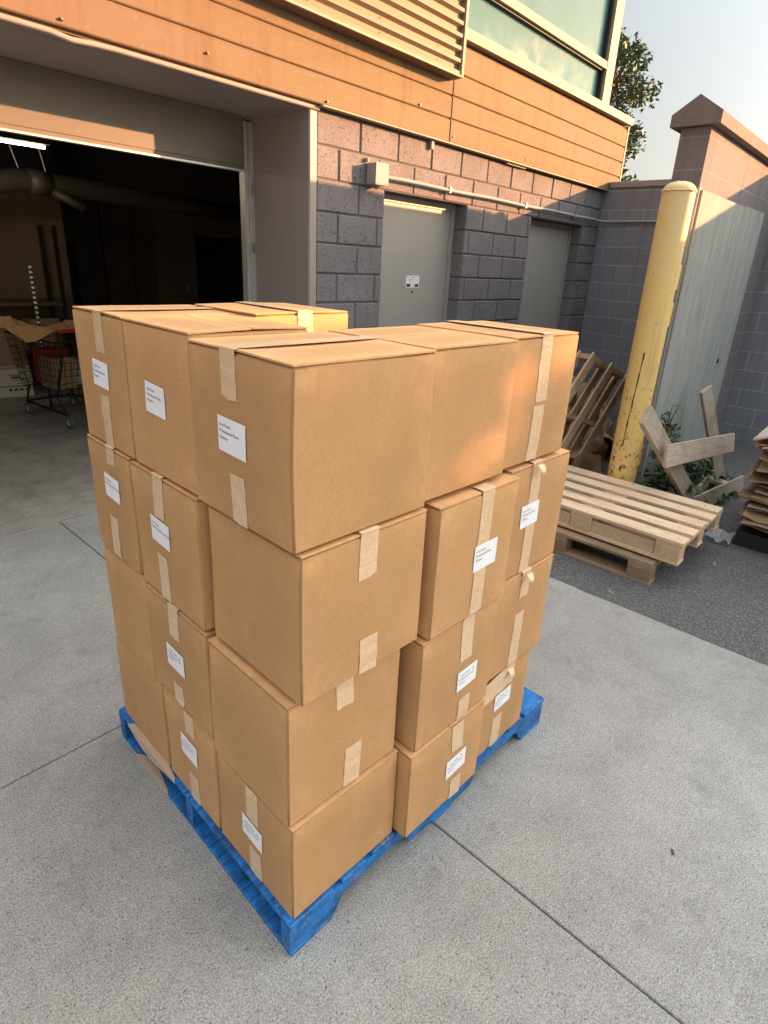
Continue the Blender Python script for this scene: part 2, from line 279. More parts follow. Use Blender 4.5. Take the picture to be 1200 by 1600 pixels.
# ---------------------------------------------------------------- helpers
class MB:
    def __init__(s): s.v = []; s.f = []
    def poly(s, pts): k = len(s.v); s.v += [tuple(p) for p in pts]; s.f.append(tuple(range(k, k+len(pts)))); return s
    def box(s, a, b, M=None, bev=0.0):
        x0, y0, z0 = a; x1, y1, z1 = b
        if bev > 0:
            bm = bmesh.new(); bmesh.ops.create_cube(bm, size=1)
            for v in bm.verts: v.co = Vector(((x0+x1)/2+v.co.x*(x1-x0), (y0+y1)/2+v.co.y*(y1-y0), (z0+z1)/2+v.co.z*(z1-z0)))
            bmesh.ops.bevel(bm, geom=bm.edges[:], offset=bev, segments=1, affect='EDGES', clamp_overlap=True)
            if M: bm.transform(M)
            s.bm(bm); return s
        P = [Vector(p) for p in ((x0, y0, z0), (x1, y0, z0), (x1, y1, z0), (x0, y1, z0), (x0, y0, z1), (x1, y0, z1), (x1, y1, z1), (x0, y1, z1))]
        if M: P = [M @ p for p in P]
        k = len(s.v); s.v += [tuple(p) for p in P]
        s.f += [tuple(k+i for i in q) for q in ((0, 3, 2, 1), (4, 5, 6, 7), (0, 1, 5, 4), (1, 2, 6, 5), (2, 3, 7, 6), (3, 0, 4, 7))]; return s
    def bm(s, bm):
        k = len(s.v); bm.verts.index_update(); bm.verts.ensure_lookup_table(); s.v += [tuple(v.co) for v in bm.verts]
        s.f += [tuple(k+v.index for v in f.verts) for f in bm.faces]; bm.free(); return s
    def prism(s, prof, a, b, axis='x', M=None):
        # closed profile (list of 2D) extruded from a to b along axis
        def P(u, w, t): return {'x': (t, u, w), 'y': (u, t, w), 'z': (u, w, t)}[axis]
        k = len(s.v); n_ = len(prof); pts = [Vector(P(u, w, a)) for u, w in prof]+[Vector(P(u, w, b)) for u, w in prof]
        if M: pts = [M @ p for p in pts]
        s.v += [tuple(p) for p in pts]
        s.f.append(tuple(k+i for i in reversed(range(n_)))); s.f.append(tuple(k+n_+i for i in range(n_)))
        for i in range(n_): j = (i+1) % n_; s.f.append((k+i, k+j, k+n_+j, k+n_+i))
        return s
    def tube(s, pts, r, n_=10, cap=True):
        pts = [Vector(p) for p in pts]; rings = []
        if not isinstance(r, (list, tuple)): r = [r]*len(pts)
        ref = None
        for i, p in enumerate(pts):
            d = (pts[min(i+1, len(pts)-1)]-pts[max(i-1, 0)]).normalized()
            if ref is None: ref = Vector((0, 0, 1)) if abs(d.z) < 0.9 else Vector((1, 0, 0))
            a = d.cross(ref).normalized(); b = d.cross(a).normalized(); ref = -b if False else ref
            k = len(s.v)
            for j in range(n_):
                t = 2*math.pi*j/n_; s.v.append(tuple(p+a*math.cos(t)*r[i]+b*math.sin(t)*r[i]))
            rings.append(k)
        for q in range(len(rings)-1):
            A, B = rings[q], rings[q+1]
            for j in range(n_): s.f.append((A+j, A+(j+1) % n_, B+(j+1) % n_, B+j))
        if cap:
            s.f.append(tuple(rings[0]+j for j in range(n_))); s.f.append(tuple(rings[-1]+j for j in reversed(range(n_))))
        return s
    def build(s, name, M, parent=None, smooth=False, loc=None):
        me = bpy.data.meshes.new(name); me.from_pydata(s.v, [], s.f)
        bm = bmesh.new(); bm.from_mesh(me); bmesh.ops.recalc_face_normals(bm, faces=bm.faces); bm.to_mesh(me); bm.free()
        me.materials.append(M); me.update()
        if smooth: me.polygons.foreach_set('use_smooth', [True]*len(me.polygons))
        o = bpy.data.objects.new(name, me); C.objects.link(o)
        if parent: o.parent = parent
        if loc: o.location = loc
        return o
def tag(o, label, cat, group=None, kind=None):
    if label: o['label'] = label
    if cat: o['category'] = cat
    if group: o['group'] = group
    if kind: o['kind'] = kind
    return o
def thing(name, label, cat, loc=(0, 0, 0), rz=0, group=None, rot=None):
    o = bpy.data.objects.new(name, None); C.objects.link(o); o.location = loc; o.rotation_euler = rot if rot else (0, 0, rz)
    o.empty_display_size = 0.1
    return tag(o, label, cat, group)
def struct(o): o['kind'] = 'structure'; return o
FONT = {}
def text_mesh(lines, size, M, parent, mw, name='printed_text', gap=1.5):
    cu = bpy.data.curves.new('txt', 'FONT'); cu.body = '\n'.join(lines); cu.size = size; cu.space_line = gap; cu.resolution_u = 2
    to = bpy.data.objects.new('txt', cu); SC.collection.objects.link(to)
    dg = bpy.context.evaluated_depsgraph_get(); me = bpy.data.meshes.new_from_object(to.evaluated_get(dg)); me.name = name
    bpy.data.objects.remove(to); bpy.data.curves.remove(cu)
    me.materials.clear(); me.materials.append(M)
    me.transform(mw)
    o = bpy.data.objects.new(name, me); C.objects.link(o); o.parent = parent; return o

# ================================================================ SETTING
mb = MB(); mb.poly([(-150, -150, -0.06), (150, -150, -0.06), (150, 150, -0.06), (-150, 150, -0.06)]); struct(mb.build('ground', M_soil))
mb = MB()
g = 0.0026
xs = [-5.2, -3.1, -1.0, 1.172, 2.94]
def slab(x0, x1, y0, y1): mb.box((x0+g, y0+g, -0.05), (x1-g, y1-g, 0), bev=0.003)
for i in range(4):
    x0, x1 = xs[i], xs[i+1]
    ys = [-6, -3.6, 1.85, 3.26] if i < 3 else [-6, -2.8, 3.26]
    for j in range(len(ys)-1): slab(x0, x1, ys[j], ys[j+1])
    slab(x0, x1, 3.26, 3.86)
struct(mb.build('concrete_pavement', M_conc))
mb = MB(); mb.box((-5.2, -6, -0.055), (2.94, 3.86, -0.012)); struct(mb.build('pavement_joint_filler', M_soil))
# asphalt sheet: subdivided, slightly uneven, dips a little towards the yard
mb = MB(); NX, NY = 60, 100
def ah(x, y): return -0.004+0.006*noise.noise(Vector((x*1.6, y*1.6, 0)))-0.012*max(0, min(1, (x-3.2)/1.0))
for i in range(NX+1):
    for j in range(NY+1):
        x = 2.93+i*(7.5-2.93)/NX; y = -9+j*12.4/NY
        ee = 0.014*noise.noise(Vector((0, y*9, 3))) if i == 0 else 0
        mb.v.append((x+ee, y, min(ah(x, y), -0.001) if i else 0.0015))
for i in range(NX):
    for j in range(NY): a = i*(NY+1)+j; mb.f.append((a, a+NY+1, a+NY+2, a+1))
struct(mb.build('asphalt_yard', M_asph, smooth=True))
mb = MB(); mb.box((-4, 3.865, -0.05), (7.4, 10.3, 0)); struct(mb.build('garage_floor', M_gfloor))
# far ground outside the walls
mb = MB(); mb.box((7.7, -40, -0.055), (60, 60, -0.02)); struct(mb.build('street_pavement', M_asph))

# ================================================================ BUILDING
B = thing('commercial_building', 'brown wood-sided building with block base, open garage bay and two grey doors', 'building', (2.93, 3.36, 0))
BL = Vector((2.93, 3.36, 0))
def bpart(mb, name, M, parent=None, smooth=False, lab=None):
    o = mb.build(name, M, parent or B, smooth=smooth)
    if (parent or B) is B: o.location = -BL
    if lab: o['label'] = lab
    return o
FY = 3.36; ZB = -0.043; RH = 0.2032; TOPZ = 2.598
ops = [(3.615, 4.69), (5.84, 7.02)]; HZ = ZB+RH*11
mb = MB(); rr = random.Random(3)
for k in range(0, 13):
    z0 = ZB+RH*k; z1 = z0+RH; x = 2.93 if (k % 2 == 0) else 2.93-0.2032
    if k == 0: z0 = 0.0
    segs = []
    while x < 7.46:
        segs.append((max(x, 2.93), min(x+0.4064, 7.46))); x += 0.4064
    spans = [(2.93, 7.46)] if k >= 11 else [(2.93, 3.615), (4.69, 5.84), (7.02, 7.46)]
    for a, b in segs:
        for p, q in spans:
            u, w = max(a, p), min(b, q)
            if w-u > 0.03:
                d = rr.uniform(-0.003, 0.003); m_ = 0.0045
                e0 = 0 if abs(u-p) < 1e-6 else m_; e1 = 0 if abs(w-q) < 1e-6 else m_
                y1 = 3.54
                mb.box((u+e0, FY+d, z0+m_), (w-e1, y1, z1-m_), bev=0.008)
bpart(mb, 'block_wall', M_split)
mb = MB()
for p, q in [(2.93, 3.615), (4.69, 5.84), (7.02, 7.46)]: mb.box((p+0.008, FY+0.010, -0.04), (q-0.008, 3.535, HZ))
mb.box((2.94, FY+0.010, HZ), (7.45, 3.535, TOPZ)); bpart(mb, 'mortar', M_mortar)
# siding boards
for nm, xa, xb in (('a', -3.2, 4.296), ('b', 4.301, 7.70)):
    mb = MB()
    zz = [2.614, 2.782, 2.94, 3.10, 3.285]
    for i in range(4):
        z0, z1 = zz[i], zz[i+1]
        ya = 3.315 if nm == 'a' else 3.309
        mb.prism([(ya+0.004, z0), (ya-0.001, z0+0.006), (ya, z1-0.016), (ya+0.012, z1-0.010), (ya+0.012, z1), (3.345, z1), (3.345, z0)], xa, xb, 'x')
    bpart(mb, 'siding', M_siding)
mb = MB(); mb.box((-3.2, 3.343, 2.60), (7.685, 3.37, 3.31)); bpart(mb, 'siding_backing', M_groove)
mb = MB(); mb.box((2.93, 3.298, 2.603), (7.705, 3.343, 2.612)); mb.box((7.701, 3.303, 2.60), (7.728, 3.40, 3.31)); bpart(mb, 'siding_trim', M_cream)
mb = MB()
mb.box((5.22, 3.325, 2.588), (5.55, 3.358, 2.602))
bpart(mb, 'bent_flashing', M_cream); mb = MB(); mb.box((4.10, 3.33, 2.54), (4.13, 3.358, 2.60)); bpart(mb, 'bent_flashing', M_cream)
for sx_, sz_ in ((1.35, 2.64), (2.10, 2.69), (2.97, 2.635), (3.90, 2.80), (4.34, 2.66), (5.5, 2.66)):
    mb = MB(); mb.tube([(sx_, 3.316, sz_), (sx_, 3.300, sz_)], [0.009, 0.006], 8); bpart(mb, 'screw', M_duct)
# corrugated metal box
mb = MB(); prof = []; z = 3.045; pit = 0.078
while z < 5.6:
    prof += [(3.205, z), (3.205, z+pit*0.30), (3.235, z+pit*0.5), (3.235, z+pit*0.80)]; z += pit
prof += [(3.34, z), (3.34, 3.045)]
mb.prism(prof, -3.2, 4.235, 'x'); bpart(mb, 'ribbed_panel', M_rib)
mb = MB(); mb.box((4.236, 3.195, 3.03), (4.262, 3.34, 5.6)); mb.box((-3.2, 3.197, 3.03), (4.234, 3.215, 3.043)); bpart(mb, 'panel_trim', M_cream)
mb = MB(); mb.box((-3.2, 3.216, 3.031), (4.234, 3.34, 3.042)); bpart(mb, 'panel_underside', M_groove)
for i in range(6):
    for zz_ in (3.12, 3.20):
        mb = MB(); x_ = 4.02-i*0.62; mb.tube([(x_, 3.206, zz_-0.06+0.045), (x_, 3.198, zz_-0.06+0.045)], 0.005, 6)
        if i < 3: bpart(mb, 'rivet', M_rust)
# upper wall and window band
mb = MB(); mb.box((-3.2, 3.48, 3.31), (7.05, 3.6, 6.0)); bpart(mb, 'upper_wall', M_tan)
Wn = MB(); Wn.box((4.262, 3.28, 3.325), (7.74, 3.45, 3.398)); Wn.box((4.262, 3.305, 3.70), (6.90, 3.42, 3.765)); Wn.box((6.90, 3.30, 3.398), (7.075, 3.46, 6.0))
Wn.box((4.264, 3.305, 3.398), (4.30, 3.42, 6.0)); Wn.box((4.262, 3.305, 4.62), (6.90, 3.42, 4.69)); Wn.box((4.262, 3.305, 5.5), (6.90, 3.42, 5.6))
Wo = bpart(Wn, 'window', M_cream)
for z0, z1 in ((3.398, 3.70), (3.765, 4.62), (4.69, 5.5)):
    mb = MB(); mb.box((4.30, 3.372, z0), (6.898, 3.385, z1)); mb.build('window_pane', M_glass, Wo)
    mb = MB()
    mb.box((6.868, 3.335, z0+0.001), (6.899, 3.371, z1-0.001)); mb.box((4.301, 3.335, z1-0.016), (6.867, 3.371, z1-0.001)); mb.build('gasket', M_gasket, Wo)
mb = MB(); mb.box((7.05, 3.461, 3.335), (7.07, 10.4, 6.0)); mb.box((7.46, 3.40, 2.603), (7.70, 10.4, 3.31)); mb.box((7.03, 3.455, 3.311), (7.72, 10.4, 3.33)); bpart(mb, 'end_wall', M_siding)
mb = MB(); mb.box((4.3, 3.6, 3.3), (7.07, 8, 3.32)); mb.box((-3.2, 3.3, 6.0), (7.2, 10.4, 6.2)); mb.box((-3.2, 10.32, -0.04), (7.45, 10.4, 6.0)); mb.box((7.451, 3.54, -0.04), (7.46, 10.4, 2.6)); bpart(mb, 'roof_deck', M_groove)
# garage bay: jamb, soffit, lip
mb = MB(); mb.box((2.858, 3.352, 0), (2.928, 4.02, 2.598), bev=0.008); bpart(mb, 'door_jamb', M_taupe)
mb = MB()
mb.box((-3.2, 3.402, 2.577), (2.857, 4.05, 2.597)); bpart(mb, 'soffit', M_taupe)
mb = MB(); N_ = 60
prof = [(3.335+0.014*math.cos(t), 2.579+0.014*math.sin(t)) for t in [i*math.pi/6 for i in range(12)]]
pts = []
for i in range(N_+1):
    x = -3.2+i*(2.93+3.2)/N_; dent = -0.013*math.exp(-((x-1.42)/0.07)**2)
    pts.append((x, 3.347, 2.592+dent))
mb.tube(pts, 0.013, 10); mb.box((-3.2, 3.348, 2.580), (2.925, 3.401, 2.590)); bpart(mb, 'metal_lip', M_taupe, smooth=False)
mb = MB(); mb.box((-3.2, 3.46, 2.601), (2.92, 3.5, 2.612)); mb.box((-3.2, 3.38, 2.602), (2.92, 3.42, 2.64)); bpart(mb, 'header', M_mortar)
# sectional door partly raised
D = bpart(MB().box((-3.2, 3.93, 2.270), (2.74, 3.975, 2.574)).box((-3.2, 4.05, 2.26), (2.84, 4.06, 2.60)), 'garage_door', M_gdoor)
mb = MB(); mb.box((-3.2, 3.915, 2.232), (2.73, 3.96, 2.243)); mb.build('bottom_seal', M_alu, D)
mb = MB(); mb.box((-3.2, 3.935, 2.244), (2.735, 3.97, 2.269)); mb.build('bottom_rail', M_gdoor, D)
mb = MB(); mb.box((2.83, 3.975, 0), (2.857, 4.0, 2.56)); mb.box((2.80, 4.005, 0), (2.857, 4.07, 2.57)); 
T = bpart(mb, 'door_track', M_alu)
for z in (0.4, 1.05, 1.7, 2.1): MB().box((2.822, 3.968, z), (2.850, 3.975, z+0.07)).build('track_bracket', M_steel, T)
# interior shell
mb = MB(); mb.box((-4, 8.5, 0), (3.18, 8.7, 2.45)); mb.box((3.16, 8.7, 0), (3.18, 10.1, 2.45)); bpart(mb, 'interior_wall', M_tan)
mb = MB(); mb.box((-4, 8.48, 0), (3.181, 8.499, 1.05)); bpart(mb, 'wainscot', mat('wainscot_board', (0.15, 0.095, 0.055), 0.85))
mb = MB(); mb.box((-4, 8.5, 2.45), (3.18, 8.7, 3.19)); mb.box((-4, 4.1, 3.2), (7.45, 10.4, 3.28)); mb.box((-4.1, 4.06, 0), (-4, 10.4, 3.19)); mb.box((-3.2, 4.07, 2.6), (7.4, 4.1, 3.19)); bpart(mb, 'ceiling', M_dark)  # upper wall band coloured black to stand in for light falling off
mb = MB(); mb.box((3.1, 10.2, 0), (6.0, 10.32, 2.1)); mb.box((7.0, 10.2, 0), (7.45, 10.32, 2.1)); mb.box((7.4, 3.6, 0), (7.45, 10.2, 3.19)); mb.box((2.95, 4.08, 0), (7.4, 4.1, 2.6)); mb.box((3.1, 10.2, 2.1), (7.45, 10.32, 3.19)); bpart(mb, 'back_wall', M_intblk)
mb = MB(); mb.box((5.25, 10.15, 0), (6.0, 10.195, 2.35)); mb.box((7.05, 10.15, 0), (7.39, 10.195, 2.25)); mb.box((6.0, 10.15, 1.97), (7.05, 10.195, 2.35)); bpart(mb, 'tan_panel', M_tan)
mb = MB(); mb.box((6.0, 10.28, 0), (7.0, 10.3, 2.1)); dd = bpart(mb, 'interior_door', M_dark)
mb = MB(); mb.box((3.9, 10.1, 0), (4.1, 10.19, 2.5)); bpart(mb, 'service_column', M_duct)
mb = MB(); mb.box((4.35, 10.1, 0), (4.8, 10.19, 2.3)); bpart(mb, 'service_column', M_duct)
mb = MB(); mb.box((3.25, 9.9, 1.75), (3.85, 10.1, 1.92)); mb.prism([(3.45, 1.921), (3.95, 1.921), (3.95, 2.2), (3.7, 2.2)], 9.9, 10.1, 'y'); bpart(mb, 'service_box', M_duct)
mb = MB(); mb.box((6.35, 10.13, 1.0), (6.42, 10.149, 1.12)) if False else mb.box((5.75, 10.13, 1.02), (5.83, 10.149, 1.14)); bpart(mb, 'light_switch', M_alu)
# steel doors
for i, ((x0, x1), hinge) in enumerate(zip(ops, (1, 1))):
    mb = MB(); f = 0.05
    x0i, x1i = x0+0.001, x1-0.001; zt = HZ-0.004
    mb.box((x0i, 3.485, 0), (x0i+f, 3.56, zt)).box((x1i-f, 3.485, 0), (x1i, 3.56, zt)).box((x0i+f, 3.485, zt-f), (x1i-f, 3.56, zt))
    d = bpart(MB().box((x0i+f+0.003, 3.497, 0.01), (x1i-f-0.003, 3.54, zt-f-0.003), bev=0.002), 'steel_door', M_door)
    mb.build('door_frame', M_door, d)
    for z in (0.25, 1.0, 1.78):
        MB().tube([(x1i-f, 3.488, z), (x1i-f, 3.488, z+0.11)], 0.009, 8).build('hinge', M_steel, d)
    if i == 0:
        MB().box((4.075, 3.4955, 1.485), (4.255, 3.4968, 1.585)).build('notice', M_sign, d)
        MB().box((4.085, 3.4945, 1.492), (4.135, 3.4954, 1.515)).box((4.195, 3.4945, 1.492), (4.245, 3.4954, 1.515)).build('notice_bar', M_black, d)
        MW = Matrix.Translation((4.083, 3.4945, 1.565)) @ Matrix.Rotation(math.pi/2, 4, 'X')
        text_mesh(['No       Smoking', '        within', '        9 m'], 0.0165, M_ink, d, MW, gap=1.05)
        MB().tube([(4.165, 3.499, 1.448), (4.165, 3.490, 1.448)], 0.008, 8).build('keyhole', M_rust, d)
        MB().box((3.668, 3.480, 1.33), (3.685, 3.4965, 1.44)).build('lock_plate', M_steel, d)
# junction box and conduit
J = thing('electrical_conduit', 'grey junction box with a long pale conduit pipe fixed along the block wall', 'conduit', (3.45, 3.36, 2.27))
JL = -Vector((3.45, 3.36, 2.27))
def jp(mb, nm, M): o = mb.build(nm, M, J); o.location = JL; return o
jp(MB().box((3.40, 3.262, 2.205), (3.53, 3.355, 2.345), bev=0.004), 'junction_box', M_conduit)
jp(MB().box((3.396, 3.255, 2.20), (3.534, 3.2615, 2.35), bev=0.002), 'box_cover', M_conduit)
jp(MB().box((3.385, 3.33, 2.35), (3.40, 3.354, 2.375)), 'box_ear', M_conduit); jp(MB().tube([(3.465, 3.31, 2.205), (3.465, 3.31, 2.18)], 0.012, 8), 'box_fitting', M_conduit)
pts = [(3.53, 3.325, 2.275)]+[(3.6+0.2*i, 3.325, 2.275+0.003*math.sin(i*1.1)) for i in range(19)]+[(7.30, 3.322, 2.27), (7.38, 3.30, 2.268), (7.42, 3.24, 2.267), (7.425, 3.1, 2.268), (7.425, 2.0, 2.27)]
jp(MB().tube(pts, 0.0145, 10), 'pipe', M_conduit).data.polygons.foreach_set('use_smooth', [True]*0 or [True]*len(bpy.data.objects['pipe'].data.polygons))
for x in (4.35, 5.6, 6.7): jp(MB().box((x, 3.304, 2.25), (x+0.022, 3.357, 2.297), bev=0.003), 'pipe_clip', M_steel)

# ================================================================ YARD WALLS
w = thing('block_wall', 'low grey block side wall running from the building corner to the bollard', 'wall', (7.46, 3.36, 0))
o = MB().box((7.452, 1.70, -0.05), (7.66, 3.50, 2.63)).build('wall', M_wally, w); o.location = (-7.46, -3.36, 0)
o = MB().box((7.435, 1.71, 2.631), (7.70, 3.30, 2.70), bev=0.006).build('metal_cap', M_metalcap, w); o.location = (-7.46, -3.36, 0)
w = thing('block_wall', 'tall block wall ending in a pillar, its stone coping and face lit by the sun', 'wall', (4.85, 1.5, 0))
o = MB().box((4.85, 1.50, -0.05), (7.459, 1.70, 2.655)).build('wall', M_wallx, w); o.location = (-4.85, -1.5, 0)
mb = MB(); x = 4.80
while x < 7.4:
    x1 = min(x+0.81, 7.459); mb.prism([(1.435, 2.66), (1.765, 2.66), (1.765, 2.735), (1.60, 2.845), (1.435, 2.735)], x, x1-0.005, 'x'); x = x1
o = mb.build('coping', M_coping, w); o.location = (-4.85, -1.5, 0)
w = thing('block_wall', 'shaded grey block wall at the right edge behind the flattened cardboard', 'wall', (7.46, 1.49, 0))
o = MB().box((7.46, -10, -0.05), (7.66, 1.69, 2.655)).build('wall', M_wally, w); o.location = (-7.46, -1.49, 0)
mb = MB(); y = -10
while y < 1.68:
    y1 = min(y+0.81, 1.69); mb.prism([(7.395, 2.66), (7.725, 2.66), (7.725, 2.735), (7.56, 2.845), (7.395, 2.735)], y, y1-0.005, 'y'); y = y1
o = mb.build('coping', M_coping, w); o.location = (-7.46, -1.49, 0)
# unseen building added beyond the frame as an up-sun shade caster
nb = thing('sun_blocker_building', 'unseen plain tan building added to block the low sun', 'building', (12, -5.4, 0))
MB().box((0, -11, -0.05), (7, 0, 3.2)).build('wall', M_stucco, nb)
MB().box((-0.08, -11.1, 3.2), (7.1, 0.08, 3.35)).build('parapet', M_metalcap, nb)
for k in range(4): MB().box((-0.02, -9.6+k*2.4, 1.2), (-0.001, -8.2+k*2.4, 2.6)).build('window', M_glass, nb)

# ================================================================ TREES
def in_gap(p, g_, s):
    # crown openings carved along the sun rays to throw light patches on the cartons: a, b = where the light lands, r = half width
    a, b, r = Vector(g_[0]), Vector(g_[1]), g_[2]; best = 9
    for k in range(9):
        q = a.lerp(b, k/8); d = p-q; best = min(best, (d-TRAVEL*d.dot(TRAVEL)).length)
    return best < r+s*0.45
def tree(name, label, loc, h, r, crown_z, nleaf, leaf, seed, squash=1.3, clumps=26, extra=None, cr=(0.22, 0.42), gaps=()):
    rr = random.Random(seed); t = thing(name, label, 'tree', loc)
    mb = MB(); mb.tube([(0, 0, 0), (0.05, 0.02, h*0.3), (-0.02, 0.05, h*0.6), (0.03, 0, h*0.9)], [0.13, 0.10, 0.06, 0.02], 8)
    cl = []
    for k in range(clumps):
        while True:
            p = Vector((rr.uniform(-1, 1), rr.uniform(-1, 1), rr.uniform(-1, 1)))
            if p.length < 1: break
        p = Vector((p.x*r, p.y*r, crown_z+p.z*r*squash)); cl.append((p, r*rr.uniform(*cr)))
        b0 = Vector((0.02, 0.02, max(0.5, min(p.z-0.4*r, h*0.85)))); mid = (b0+p)/2+Vector((rr.uniform(-.1, .1), rr.uniform(-.1, .1), 0.1))
        if any(in_gap(b0.lerp(p, q/6)+Vector(loc), g_, 0.05) for g_ in gaps for q in range(7)): continue
        mb.tube([b0, mid, p], [0.035, 0.02, 0.006], 5)
    if extra: cl += extra
    mb.build('trunk', M_bark, t)
    mb = MB(); tot = sum(c[1]**2 for c in cl)
    for p, cr_ in cl:
        for q in range(int(nleaf*cr_**2/tot)):
            d = Vector((rr.gauss(0, 1), rr.gauss(0, 1), rr.gauss(0, 1))).normalized()*cr_*rr.random()**0.45
            c_ = p+d; a = Vector((rr.gauss(0, 1), rr.gauss(0, 1), rr.gauss(0, 0.7))).normalized(); b_ = a.cross(Vector((rr.gauss(0, 1), rr.gauss(0, 1), rr.gauss(0, 1)))).normalized()
            s = leaf*rr.uniform(0.6, 1.25)
            if any(in_gap(c_+Vector(loc), g_, s) for g_ in gaps): continue
            mb.poly([c_-a*s, c_-a*s*0.1+b_*s*0.45, c_+a*s, c_-a*s*0.1-b_*s*0.45])
    mb.build('crown', M_leaf, t); return t
tree('leafy_tree', 'small leafy tree rising behind the corner of the wood-sided building', (15.0, 7.0, 0), 6.6, 0.85, 5.0, 4200, 0.070, 11, 2.3, 34)
GAPS = [((1.38, .745, 1.375), (1.56, .74, 1.470), .062), ((1.12, .76, 1.20), (1.34, .75, 1.30), .022),
        ((.90, 1.34, 1.51), (1.30, 1.33, 1.51), .055)]
tree('sun_filter_tree', 'unseen broad leafy tree placed up-sun, crown gaps shaped to light the cartons', (11.0, -6.3, 0), 5.6, 1.85, 4.35, 15000, 0.085, 5, 0.42, 60, cr=(0.22, 0.38), gaps=GAPS)  # out-of-view tree added up-sun; its shaped gaps dapple the cartons

# ================================================================ BLUE PALLET AND CARTONS
PA, PX, PY = -0.0337, 0.6049, 0.7767
PM = Matrix.Translation((PX, PY, 0)) @ Matrix.Rotation(PA, 4, 'Z')
P = thing('blue_pallet', 'battered blue painted wooden pallet under the carton stack', 'pallet', (PX, PY, 0), PA)
PLn, PW = 1.219, 1.016
def notch_profile():
    # stringer side: bottom notches; (s, z)
    z0, z1 = 0.014, 0.106; pr = [(0.0, z0), (0.15, z0), (0.175, z0+0.045), (0.20, z0+0.052), (0.40, z0+0.052), (0.43, z0+0.045), (0.455, z0),
        (0.765, z0), (0.79, z0+0.045), (0.82, z0+0.052), (1.02, z0+0.052), (1.045, z0+0.045), (1.07, z0), (PLn, z0), (PLn, z1), (0, z1)]
    return pr
for t0 in (0.0, 0.49, PW-0.038):
    mb = MB(); mb.prism(notch_profile(), 0.004, PLn-0.004, 'y'); 
    mb.v = [(v[1], t0+(v[0])*0, v[2]) if False else v for v in mb.v]
    # prism along y gives (u, t, w): u = s, extrude = t
    mb = MB(); mb.prism(notch_profile(), t0, t0+0.038, 'y'); mb.build('stringer', M_blue, P)
rr = random.Random(4)
for k, (s0, ws) in enumerate(((0.0, 0.14), (0.17, 0.088), (0.285, 0.088), (0.40, 0.088), (0.515, 0.088), (0.63, 0.088), (0.745, 0.088), (0.86, 0.088), (0.975, 0.088), (1.079, 0.14))):
    mb = MB(); mb.box((s0, -0.004+rr.uniform(-.003, .003), 0.1065), (s0+ws, PW+0.004, 0.1225), bev=0.0025); mb.build('deck_board', M_blue, P)
for s0, ws in ((0.002, 0.138), (0.56, 0.10), (1.079, 0.138)):
    mb = MB(); mb.box((s0, -0.002, 0.0), (s0+ws, PW+0.002, 0.0135), bev=0.0025); mb.build('bottom_board', M_blue, P)
# torn raw wood on the left edge
def torn(pts_out, pts_in, par):
    mb_ = MB()
    for (a, b) in zip(pts_out, pts_in): mb_.v += [a, b]
    for i in range(len(pts_out)-1): mb_.f.append((2*i, 2*i+2, 2*i+3, 2*i+1))
    o = mb_.build('torn_splinter', M_rawwood, par); so_ = o.modifiers.new('t', 'SOLIDIFY'); so_.thickness = 0.003; so_.offset = -1; return o
torn([(-0.0065, .925, .121), (-0.007, .88, .106), (-0.008, .82, .096), (-0.008, .76, .093), (-0.007, .70, .102), (-0.0065, .64, .114), (-.006, .585, .123)],
     [(-0.006, .925, .1262), (-.006, .88, .1262), (-.006, .82, .1262), (-.006, .76, .1262), (-.006, .70, .1262), (-.006, .64, .1262), (-.006, .585, .1262)], P)
torn([(-.006, .92, .1265), (-.006, .86, .1265), (-.006, .76, .1265), (-.006, .66, .1265), (-.006, .59, .1265)], [(.012, .91, .1262), (.0138, .86, .1262), (.0138, .76, .1262), (.0138, .66, .1262), (.004, .60, .1262)], P)
torn([(-0.0055, .90, .008), (-0.006, .85, .003), (-0.006, .80, .0055), (-0.006, .75, .002), (-0.006, .69, .004), (-0.0055, .64, .011)],
     [(-0.005, .90, .0150), (-.005, .85, .0150), (-.005, .80, .0150), (-.005, .75, .0150), (-.005, .69, .0150), (-.005, .64, .0150)], P)
torn([(-.005, .89, .0152), (-.005, .82, .0152), (-.005, .76, .0152), (-.005, .65, .0152)], [(.012, .87, .0150), (.03, .82, .0150), (.022, .76, .0150), (.006, .67, .0150)], P)

